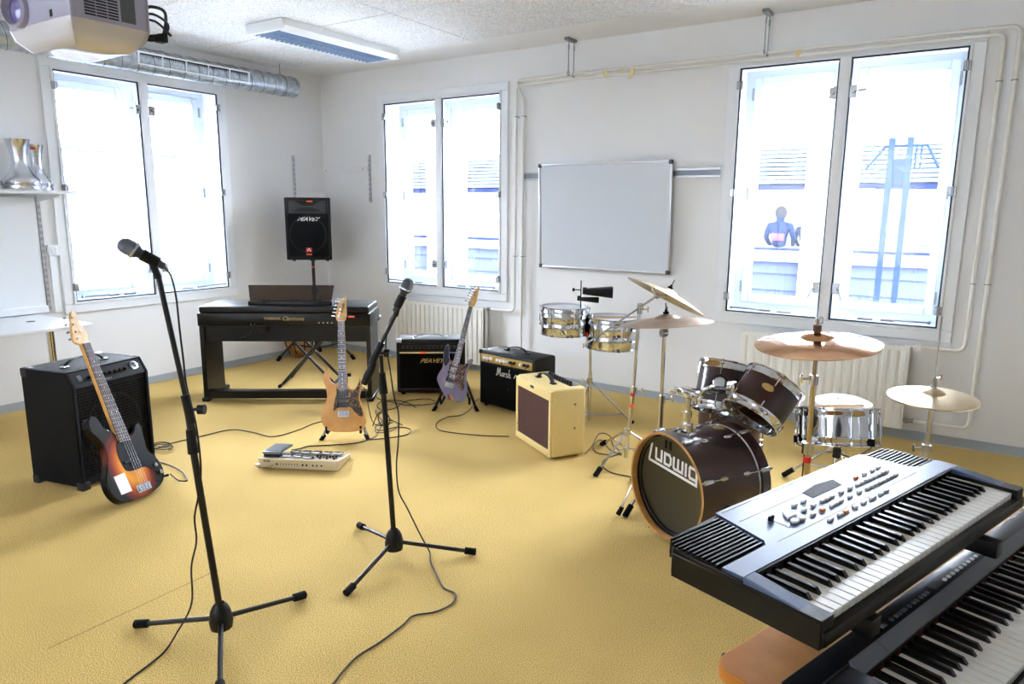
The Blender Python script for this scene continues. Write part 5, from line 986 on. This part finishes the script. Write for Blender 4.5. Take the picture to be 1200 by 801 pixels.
timbale('smaller brass-toned timbale drum, left of the pair', (3.713, -1.066, .688), .171, .196)
TT = timbale('larger brass-toned timbale drum with orange sticker, right of the pair', (4.022, -.890, .592), .188, .218)
MB().lathe([(.1895, .075), (.1895, .11)], 6, None, -2.55, -2.32).obj('sticker', 'orange_tape', TT); MB().lathe([(.1893, .02), (.1893, .066)], 6, None, -2.5, -2.32).obj('sticker', 'white_print', TT)
stick('wooden drumstick resting on the larger timbale', (3.95, -1.05, .832), (4.26, -.91, .845))
T = thing('cowbell_holder', 'black threaded rod holding the cowbells over the timbales', 'holder', (3.818, -1.005, .79)); MB().cyl((0, 0, -.02), (-.002, 0, .30), .0045, seg=8).obj('rod', 'black', T); MB().cyl((-.05, -.02, .23), (.0, 0, .23), .004, seg=8).cyl((-.06, -.025, .23), (-.045, -.018, .23), .013, seg=10).obj('wing_bolt', 'black', T)
def cowbell(label, p0, p1, w0, w1, h0, h1):
    p0, p1 = Vector(p0), Vector(p1); F = frame(p0, p1-p0, (0, 0, 1)); L = (p1-p0).length; t = thing('cowbell', label, 'cowbell', p0, rot=F.to_euler(), group='cowbells over the timbales')
    b = MB(); v = []; n = 20
    for z, w_, h_ in ((0, w0, h0), (L, w1, h1), (L, w1-.004, h1-.004), (.01, w0-.004, h0-.004)):
        for i in range(n): a = 2*PI*i/n; ca, sa = math.cos(a), math.sin(a); v.append((h_*math.copysign(abs(ca)**.6, ca), w_*math.copysign(abs(sa)**.6, sa), z))
    f = []
    for k_ in range(3): f += [(k_*n+i, k_*n+(i+1) % n, (k_+1)*n+(i+1) % n, (k_+1)*n+i) for i in range(n)]
    f += [tuple(range(n-1, -1, -1)), tuple(range(3*n, 4*n))]; b.add(v, f); b.obj('bell', 'black', t); MB().box(h0*.8, h0*.8+.014, -.004, .004, .0, .03).obj('mount_tab', 'black', t); return t
cowbell('larger black cowbell, mouth pointing right above the timbales', (3.828, -1.00, 1.010), (4.02, -.895, 1.006), .040, .070, .020, .042)
cowbell('smaller black cowbell tucked under the larger one', (3.80, -1.03, .955), (3.935, -.95, .948), .026, .042, .012, .021)
# ---------------------------------------------------------------- keyboards on the right
KA = math.atan2(.9485, .317)                      # direction of the key rows
mat('kb_panel', (.25, .33, .46), .36, .1, bump=(300, .03)); mat('kb_black', (.018, .02, .025), .4, spec=.3); mat('key_white', (.90, .89, .86), .3); mat('key_black', (.016, .016, .019), .2); mat('button_white', (.93, .93, .93), .4); mat('button_orange', (.98, .55, .25), .4); mat('lcd', (.055, .06, .065), .6, spec=.15, var=(160, (.11, .12, .13), 1)); mat('beech', (.82, .56, .28), .6, spec=.1, var=(7, (.74, .47, .20), 5)); mat('dp_grey', (.10, .11, .13), .4, spec=.35); mat('dp_strip', (.42, .44, .48), .35, .3); mat('red_felt', (.30, .06, .07), .95); mat('grey_plastic', (.72, .72, .76), .5)  # kb_panel: blue of the reflected sky is put into its colour
def keybed(T, n, first, x0, y0, y1, z, pitch=.02357):
    """n white keys; first = note of the leftmost white key (0 = C .. 6 = B); front at y0"""
    wk = MB().rbox(0, pitch-.0012, 0, y1-y0, -.016, 0, .0015, 1); wo = None
    bkm = MB(); w_ = .0105
    bkm.add([(-w_/2, 0, -.004), (w_/2, 0, -.004), (w_/2, .095, -.004), (-w_/2, .095, -.004), (-w_/2+.001, .012, .0105), (w_/2-.001, .012, .0105), (w_/2-.001, .095, .0115), (-w_/2+.001, .095, .0115)], [(3, 2, 1, 0), (4, 5, 6, 7), (0, 1, 5, 4), (1, 2, 6, 5), (2, 3, 7, 6), (3, 0, 4, 7)]); bo = None
    for i in range(n):
        if wo is None: o = wo = wk.obj('white_key', 'key_white', T)
        else: o = wo.copy(); COL.objects.link(o); o.parent = T
        o.location = (x0+i*pitch+.0006, y0, z)
        nt = (first+i) % 7
        if nt in (0, 1, 3, 4, 5) and i < n-1:
            off = {0: -.003, 1: .003, 3: -.004, 4: 0, 5: .004}[nt]
            if bo is None: b = bo = bkm.obj('black_key', 'key_black', T)
            else: b = bo.copy(); COL.objects.link(b); b.parent = T
            b.location = (x0+(i+1)*pitch+off, y1-.095, z)
T = thing('keyboard', 'black stage keyboard with silver button panel on the upper tier', 'keyboard', (6.115, -4.469, .9467), KA)
zt = .020; zb = -.045
xl, xr, yb = -.040, .892, .335
# case: floor tray, ends, rear block with the sloping panel
MB().prism([(xl, -.012), (xr, -.012), (xr, .295), (.84, .325), (.70, yb), (.15, yb), (.01, .325), (xl, .295)], zb, -.020).obj('case_bottom', 'kb_black', T, bevel=(.006, 2))
MB().rbox(xl-.0015, xl+.004, -.010, .294, zb, .004, .002, 1).obj('side_skin', 'kb_black', T)
MB().rbox(xl+.004, xr-.004, -.016, .004, zb+.004, -.013, .005, 2).obj('front_lip', 'kb_black', T)
for a, b in ((xl, -.002), (.851, xr)):
    MB().prism(smooth_closed([(a, -.010), (b, -.010), (b, .05), (b, .137), (b, .138), (a, .138), (a, .12), (a, .04)], 1), -.03, zt-.012).obj('end_block', 'kb_black', T, bevel=(.004, 2))
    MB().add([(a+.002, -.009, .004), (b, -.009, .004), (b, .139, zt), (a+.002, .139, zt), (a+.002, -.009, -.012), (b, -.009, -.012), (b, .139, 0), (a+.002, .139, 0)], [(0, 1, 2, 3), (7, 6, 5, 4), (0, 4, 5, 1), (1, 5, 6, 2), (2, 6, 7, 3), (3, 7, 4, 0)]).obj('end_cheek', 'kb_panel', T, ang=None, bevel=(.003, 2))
MB().prism([(xl, .138), (xr, .138), (xr, .295), (.84, .325), (.70, yb), (.15, yb), (.01, .325), (xl, .295)], zb+.002, zt-.006).obj('rear_case', 'kb_black', T, bevel=(.004, 2))
pan = [(xl+.002, .1382), (xr-.002, .1382), (xr-.002, .188), (.80, .190), (.782, .206), (.772, .328), (.70, .333), (.15, .333), (.146, .318), (.118, .196), (.104, .184), (xl+.002, .182)]
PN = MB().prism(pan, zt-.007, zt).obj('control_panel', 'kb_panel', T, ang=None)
for x0_, x1_ in ((xl+.004, .135), (.782, xr-.004)):
    for i in range(12):
        y = .196+i*.0107; k = max(0, (y-.30)*1.2) if y > .30 else 0
        a, b = (x0_+k, min(x1_, .104+.0024*(y-.184)/.0107*1.2)) if x0_ < .5 else (max(x0_, .782-.0008*i), x1_-k)
        MB().prism([(y-.0028, -.012), (y+.0028, -.012), (y+.0018, zt-.001), (y-.0018, zt-.001)], a, b, Matrix(((0, 0, 1, 0), (1, 0, 0, 0), (0, 1, 0, 0), (0, 0, 0, 1)))).obj('grille_rib', 'kb_black', T, ang=None)
def line(x0_, x1_, y): MB().box(x0_, x1_, y-.0012, y+.0012, zt-.001, zt+.0004).obj('panel_line', 'kb_black', PN)
line(.152, .40, .276); line(.537, .772, .276); line(.133, .75, .177); line(.16, .70, .3245)
MB().prism([(.392, .248), (.522, .248), (.537, .279), (.468, .287), (.40, .279)], zt-.002, zt+.0008).obj('display', 'lcd', PN)
MB().box(.2085, .2155, .197, .248, zt-.001, zt+.0005).obj('slider_slot', 'kb_black', PN); MB().rbox(.203, .221, .238, .243, zt, zt+.010, .001, 1).obj('slider_cap', 'kb_black', PN)
MB().prism([(.261, .245), (.240, .219), (.275, .219)], zt, zt+.006).obj('triangle_button', 'button_white', PN, bevel=(.002, 2))
for x in (.244, .268): MB().prism([(x-.012, .205), (x-.006, .213), (x+.006, .213), (x+.012, .205), (x+.006, .197), (x-.006, .197)], zt, zt+.006).obj('hexagon_button', 'button_white', PN, bevel=(.0015, 1))
def btn(x, y, m='button_white', w_=.0075):
    MB().rbox(x-w_, x+w_, y-.0038, y+.0038, zt-.001, zt+.0055, .0012, 1).obj('button', m, PN)
for x, y in ((.318, .25), (.356, .25), (.312, .224), (.35, .224), (.306, .2), (.391, .225), (.411, .225), (.431, .225), (.386, .2), (.405, .2), (.424, .2), (.471, .224), (.513, .224), (.464, .2), (.508, .2), (.632, .248), (.673, .248), (.704, .248)): btn(x, y)
for i in range(8): btn(.549+i*.0212, .224); btn(.545+i*.0204, .199)
btn(.345, .2, 'button_orange'); btn(.591, .249, 'button_orange'); btn(.377, .165, 'button_orange', .0085)
for x in (.312, .354, .416, .456, .498, .537, .564): btn(x, .165, 'button_white', .0085 if x != .498 else .012)
MB().box(.0, .85, .1335, .1385, -.01, zt-.002).obj('key_slot_wall', 'kb_black', T)
keybed(T, 36, 0, .0, .0, .1335, .0)
# two-tier stand behind: arms carrying the upper keyboard
T = thing('keyboard_stand', 'black second-tier stand with arms under the upper keyboard', 'keyboard stand', (6.115, -4.469, 0), KA)
for x, y in ((.135, -.022), (.645, -.048)): MB().rbox(x-.018, x+.018, y, .30, .864, .9012, .005, 2).obj('arm', 'black', T)
for x in (.44, .60): MB().rbox(x-.018, x+.018, .262, .298, .0, .866, .005, 2).obj('column', 'black', T)
MB().rbox(.10, .68, .265, .30, .835, .866, .004, 1).obj('cross_bar', 'black', T); MB().rbox(.42, .62, .20, .36, .0, .022, .005, 2).obj('floor_plate', 'black', T)
# lower digital piano on a wooden table
T = thing('digital_piano', 'dark grey slim digital piano on the wooden table, lower tier', 'piano', (6.115, -4.469, .70), KA)
y0, y1 = -.176, -.022; zk = .085; x0_, x1_ = -.035, 1.41; pz = .105
MB().rbox(x0_, x1_, -.215, .058, .0, .062, .008, 2).obj('case', 'dp_grey', T); MB().rbox(x0_, x1_, -.215, -.184, .05, .078, .006, 2).obj('front_rail', 'dp_strip', T)
MB().rbox(x0_+.004, x1_-.004, .010, .058, .055, pz, .006, 2).obj('control_panel', 'dp_grey', T)
for a, b in ((x0_, .117), (1.348, x1_)): MB().rbox(a, b, -.214, .012, .05, pz-.004, .006, 2).obj('end_block', 'dp_grey', T)
MB().prism([(-.014, pz-.012), (.012, pz+.001), (.012, pz-.02), (-.012, pz-.02)], .222, 1.348, Matrix(((0, 0, 1, 0), (1, 0, 0, 0), (0, 1, 0, 0), (0, 0, 0, 1)))).obj('panel_strip', 'dp_strip', T, ang=None)
MB().prism([(-.014, pz-.012), (.012, pz+.001), (.012, pz-.02), (-.012, pz-.02)], .118, .220, Matrix(((0, 0, 1, 0), (1, 0, 0, 0), (0, 1, 0, 0), (0, 0, 0, 1)))).obj('panel_strip', 'dp_strip', T, ang=None)
MB().box(.118, 1.348, -.020, -.014, zk-.006, zk-.001).obj('felt_strip', 'red_felt', T)
def pb(x, y, w_=.006, m='dp_strip'): MB().rbox(x-w_, x+w_, y-.004, y+.004, pz-.001, pz+.003, .001, 1).obj('button', m, T)
for i, x in enumerate((.235, .275, .285, .315, .335, .35, .365, .375, .395, .415, .43, .45, .465, .48)): pb(x, .026, .0045)
MB().box(.505, .545, .020, .040, pz-.001, pz+.0015).obj('display', 'black', T)
for i in range(10): pb(.57+i*.022, .026, .006, 'button_white')
for i in range(4): pb(.80+i*.02, .026, .005, 'button_white')
MB().box(.243, .262, .022, .030, pz-.001, pz+.001).obj('slider_slot', 'black', T)
keybed(T, 52, 5, .120, y0, y1, zk)
T = thing('wooden_table', 'light wood table with a rounded corner under both keyboards', 'table', (6.115, -4.469, 0), KA)
rc = lambda cx, cy, r, a0: [(cx+r*math.cos(a0+i*PI/12), cy+r*math.sin(a0+i*PI/12)) for i in range(7)]
MB().prism(rc(1.40, .21, .045, 0)+rc(.095, .21, .045, PI/2)+rc(.095, -.30, .045, PI)+rc(1.40, -.30, .045, 3*PI/2), .668, .6985).obj('table_top', 'beech', T, bevel=(.004, 2))
for x in (.13, 1.36):
    for y in (-.27, .18): MB().cyl((x, y, 0), (x, y, .668), .022, seg=16).obj('leg', 'grey_plastic', T)
MB().rbox(.10, 1.40, -.29, .19, .64, .668, .004, 1).obj('frame', 'grey_plastic', T)
MB().cyl((.115, .253, .677), (.115, .268, .677), .008, seg=12).obj('clamp_knob', 'black', T)
# ---------------------------------------------------------------- outside the windows
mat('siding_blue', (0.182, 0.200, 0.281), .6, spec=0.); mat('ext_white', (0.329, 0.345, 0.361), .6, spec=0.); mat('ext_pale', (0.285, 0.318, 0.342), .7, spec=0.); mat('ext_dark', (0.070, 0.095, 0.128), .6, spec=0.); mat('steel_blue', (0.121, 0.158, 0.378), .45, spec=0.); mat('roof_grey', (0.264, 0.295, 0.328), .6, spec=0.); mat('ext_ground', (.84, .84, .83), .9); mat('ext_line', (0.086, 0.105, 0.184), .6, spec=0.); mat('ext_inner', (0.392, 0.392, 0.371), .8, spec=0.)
tag(MB().box(-16, 16, .45, 20, -.75, -.6).obj('courtyard_ground', 'ext_ground'), 'pale paved courtyard outside the back windows', kind='structure'); tag(MB().box(-20, -.45, -16, .45, -.76, -.61).obj('street_ground', 'ext_ground'), 'pale paved street outside the left window', kind='structure'); tag(MB().box(-6, 16, -24, YB-.45, -.75, -.6).obj('yard_ground', 'ext_ground'), 'pale paved yard behind the photographer', kind='structure')
Y = 5.0
T = thing('pavilion', 'low building with blue weatherboards and slatted roof across the courtyard', 'building', (0, Y, -.6)); z = .6
bz = [.9, .727, .49, .314, .1, -.12, -.34, -.58]
for i in range(7): MB().add([(-8, -.03, bz[i+1]+z), (9, -.03, bz[i+1]+z), (9, .0, bz[i]+z), (-8, .0, bz[i]+z), (-8, .06, bz[i+1]+z), (9, .06, bz[i+1]+z), (9, .06, bz[i]+z), (-8, .06, bz[i]+z)], [(0, 1, 2, 3), (7, 6, 5, 4), (0, 4, 5, 1), (1, 5, 6, 2), (2, 6, 7, 3), (3, 7, 4, 0)]).obj('weatherboard', 'siding_blue', T, ang=None)
MB().box(-8, 9, -.08, .1, .9+z, 1.06+z).obj('white_band', 'ext_white', T); MB().box(-8, 9, -.10, .1, 1.06+z, 1.09+z).obj('window_ledge', 'ext_line', T)
MB().box(-8, 4.55, 1.2, 1.3, 0, 2.0+z).obj('room_rear_wall', 'ext_inner', T); MB().box(-8, 9, .1, 1.3, 1.0+z, 1.06+z).obj('interior_counter', 'ext_white', T)
MB().box(5.0, 9, .02, .1, 1.09+z, 1.91+z).obj('grey_panel', 'ext_pale', T)
for x in (5.45, 7.2):
    f = MB().box(x, x+.05, -.03, .02, 1.2+z, 1.9+z).box(x+.6, x+.65, -.03, .02, 1.2+z, 1.9+z).box(x+.05, x+.6, -.03, .02, 1.2+z, 1.25+z).obj('panel_frame', 'ext_white', T); MB().box(x+.05, x+.6, -.005, .02, 1.25+z, 1.9+z).obj('panel_pane', 'ext_pale', f)
MB().box(-8, 9, -.06, .1, 1.91+z, 1.972+z).obj('blue_beam', 'ext_line', T)
for i in range(9): zz = 1.99+i*.062; MB().add([(-8, -.10+i*.05, zz+z), (9, -.10+i*.05, zz+z), (9, -.02+i*.05, zz+.045+z), (-8, -.02+i*.05, zz+.045+z), (-8, -.10+i*.05, zz+.006+z), (9, -.10+i*.05, zz+.006+z), (9, -.02+i*.05, zz+.051+z), (-8, -.02+i*.05, zz+.051+z)], [(3, 2, 1, 0), (4, 5, 6, 7), (0, 1, 5, 4), (1, 2, 6, 5), (2, 3, 7, 6), (3, 0, 4, 7)]).obj('roof_slat', 'roof_grey', T, ang=None)
MB().add([(-8, .0, 1.972+z), (9, .0, 1.972+z), (9, .5, 2.55+z), (-8, .5, 2.55+z)], [(0, 1, 2, 3)]).obj('roof_deck', 'ext_white', T, ang=None); MB().box(-8, 9, .40, .55, 2.54+z, 2.60+z).obj('roof_ridge', 'roof_grey', T)
for x in (-5.2, -2.6, .1, 1.9, 4.15): MB().box(x, x+.24, -.16, -.02, -.0, 2.50+z).obj('white_column', 'ext_white', T)
for x in (-7, -4.4, -1.9, .9, 2.9, 3.35): MB().box(x, x+.03, -.02, .02, 1.09+z, 1.91+z).obj('window_bar', 'ext_white', T)
for x in (-7.5, -4.9, -2.2, 1.1, 5.2): MB().box(x, x+.012, -.12, -.06, 1.98+z, 2.5+z).obj('roof_tie', 'roof_grey', T)
# blue frame close to the right window
T = thing('blue_frame', 'bright blue steel frame of two tall posts standing outside the right window', 'frame', (5.585, 1.5, -.6)); z = .6
for x in (-.071, .071): MB().box(x-.024, x+.024, -.025, .025, 0, 2.24+z).obj('post', 'steel_blue', T)
MB().box(-.05, .05, -.008, .008, 1.84+z, 2.06+z).obj('panel', 'steel_blue', T)
MB().cyl((-.26, 0, 1.98+z), (-.12, 0, 2.17+z), .012, seg=8).obj('rafter', 'steel_blue', T); MB().cyl((.20, 0, 2.17+z), (.30, 0, 1.98+z), .012, seg=8).obj('rafter', 'steel_blue', T); MB().cyl((-.12, 0, 2.17+z), (.20, 0, 2.17+z), .012, seg=8).obj('cross_beam', 'steel_blue', T); MB().cyl((-.26, 0, 1.96+z), (.30, 0, 1.98+z), .005, seg=6).obj('tie_rod', 'steel_blue', T)
for x in (.12, .16): MB().cyl((x, 0, 1.97+z), (x, 0, 2.16+z), .01, seg=6).obj('strut', 'steel_blue', T)
# people behind the far counter
mat('skin', (0.328, 0.243, 0.199), .6, spec=0.); mat('hair_dark', (0.133, 0.133, 0.145), .8, spec=0.); mat('navy_shirt', (0.085, 0.130, 0.221), .8, spec=0.); mat('pink_print', (0.428, 0.208, 0.291), .8, spec=0.); mat('red_shirt', (0.328, 0.112, 0.133), .8, spec=0.)
def person(label, x, y, s, shirt, hair, pr=False, yaw=0.):
    T = thing('person', label, 'person', (x, y, 1.06), yaw); me = bpy.data.meshes.new('body')
    J = {'p': (0, 0, .0, .12, .09), 'w': (0, 0, .13, .105, .08), 'c': (0, 0, .28, .135, .09), 'n': (0, 0, .385, .045, .045), 'h0': (0, .005, .44, .06, .065), 'h1': (0, .008, .52, .072, .08), 'h2': (0, .006, .585, .055, .06)}
    for sg, k in ((-1, 'l'), (1, 'r')): J['s'+k] = (sg*.15, 0, .335, .05, .05); J['e'+k] = (sg*.20, .02, .16, .038, .038); J['a'+k] = (sg*.17, .16, .05, .03, .03); J['f'+k] = (sg*.16, .22, .05, .026, .018)
    ks = list(J); me.from_pydata([Vector(J[k][:3])*s for k in ks], [(ks.index(a), ks.index(b)) for a, b in ('pw', 'wc', ) ] + [(ks.index('c'), ks.index('n')), (ks.index('n'), ks.index('h0')), (ks.index('h0'), ks.index('h1')), (ks.index('h1'), ks.index('h2'))]+[(ks.index('c'), ks.index('s'+k)) for k in 'lr']+[(ks.index('s'+k), ks.index('e'+k)) for k in 'lr']+[(ks.index('e'+k), ks.index('a'+k)) for k in 'lr']+[(ks.index('a'+k), ks.index('f'+k)) for k in 'lr'], [])
    o = bpy.data.objects.new('body', me); COL.objects.link(o); o.parent = T; sk = o.modifiers.new('skin', 'SKIN')
    for i, k in enumerate(ks): me.skin_vertices[0].data[i].radius = (J[k][3]*s, J[k][4]*s); me.skin_vertices[0].data[i].use_root = (k == 'p')
    o.modifiers.new('sub', 'SUBSURF').levels = 1; me.materials.append(MATS[shirt])
    hb = MB().ball((0, .012*s, .525*s), .088*s, 14, 10, (.95, 1.05, 1.12)).obj('hair', hair, T)
    MB().ball((0, .06*s, .50*s), .062*s, 12, 8, (.95, .8, 1.2)).obj('face', 'skin', T)
    if pr: MB().box(-.09*s, .09*s, -.1*s, -.085*s, .12*s, .22*s).obj('shirt_print', 'pink_print', T)
    return T
person('person seen from behind in a navy shirt with pink print in the far window', 3.70, 5.55, 1.0, 'navy_shirt', 'hair_dark', True)
person('person in dark clothes beside the navy shirt in the far window', 4.05, 5.75, .85, 'navy_shirt', 'red_shirt')
# houses beyond the left window
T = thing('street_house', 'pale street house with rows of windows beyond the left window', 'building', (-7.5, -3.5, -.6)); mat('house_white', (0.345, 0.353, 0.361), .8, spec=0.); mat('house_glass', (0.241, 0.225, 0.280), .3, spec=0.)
MB().box(-.5, 0, -9, 7.5, 0, 3.2).obj('front_wall', 'house_white', T)
MB().box(-.6, .08, -9, 7.5, 3.2, 3.3).obj('cornice', 'ext_pale', T)
for i in range(9):
    for k in range(2):
        yy = -8+i*1.75; zz = .7+k*1.35; w_ = MB().box(-.02, .03, yy, yy+.95, zz, zz+.95).obj('window', 'ext_white', T); MB().box(.0, .036, yy+.07, yy+.44, zz+.08, zz+.87).obj('pane', 'house_glass', w_); MB().box(.0, .036, yy+.51, yy+.88, zz+.08, zz+.87).obj('pane', 'house_glass', w_)
mat('car_blue', (0.089, 0.193, 0.344), .3, spec=0.); mat('car_glass', (0.143, 0.182, 0.220), .15, spec=0.)
for i, (yy, m_) in enumerate(((-4.6, 'car_blue'), (-.2, 'ext_pale'))):
    T = thing('car', ('blue car parked outside the left window', 'pale car parked farther right outside the left window')[i], 'car', (-4.6, yy, -.6), PI/2, group='cars parked in the street')
    MB().prism([(-.95*2, .25), (-1.85, .62), (-1.1, .78), (-.65, 1.2), (.75, 1.22), (1.25, .82), (1.9, .72), (1.95, .28)], -.78, .78, Matrix.Rotation(PI/2, 4, 'X')).obj('body', m_, T, bevel=(.06, 3))
    MB().prism([(-.98, .80), (-.60, 1.14), (.70, 1.16), (1.10, .82)], -.785, .785, Matrix.Rotation(PI/2, 4, 'X')).obj('side_windows', 'car_glass', T)
    for x in (-1.2, 1.25):
        for s in (-.72, .72): MB().cyl((x, s-.09, .30), (x, s+.09, .30), .30, seg=22).obj('wheel', 'rubber', T)
import OpenImageIO as oiio, numpy as np, sys
a=oiio.ImageBuf('/workdir/render_main.png').get_pixels(oiio.UINT8)[:,:,:3]
for n,(x0,y0,x1,y1) in dict(wall=(588,94,622,128),floor=(247,512,281,546),amp=(43,427,68,452),ceil=(546,0,597,25)).items(): print(n,a[y0:y1,x0:x1].reshape(-1,3).mean(0).round())
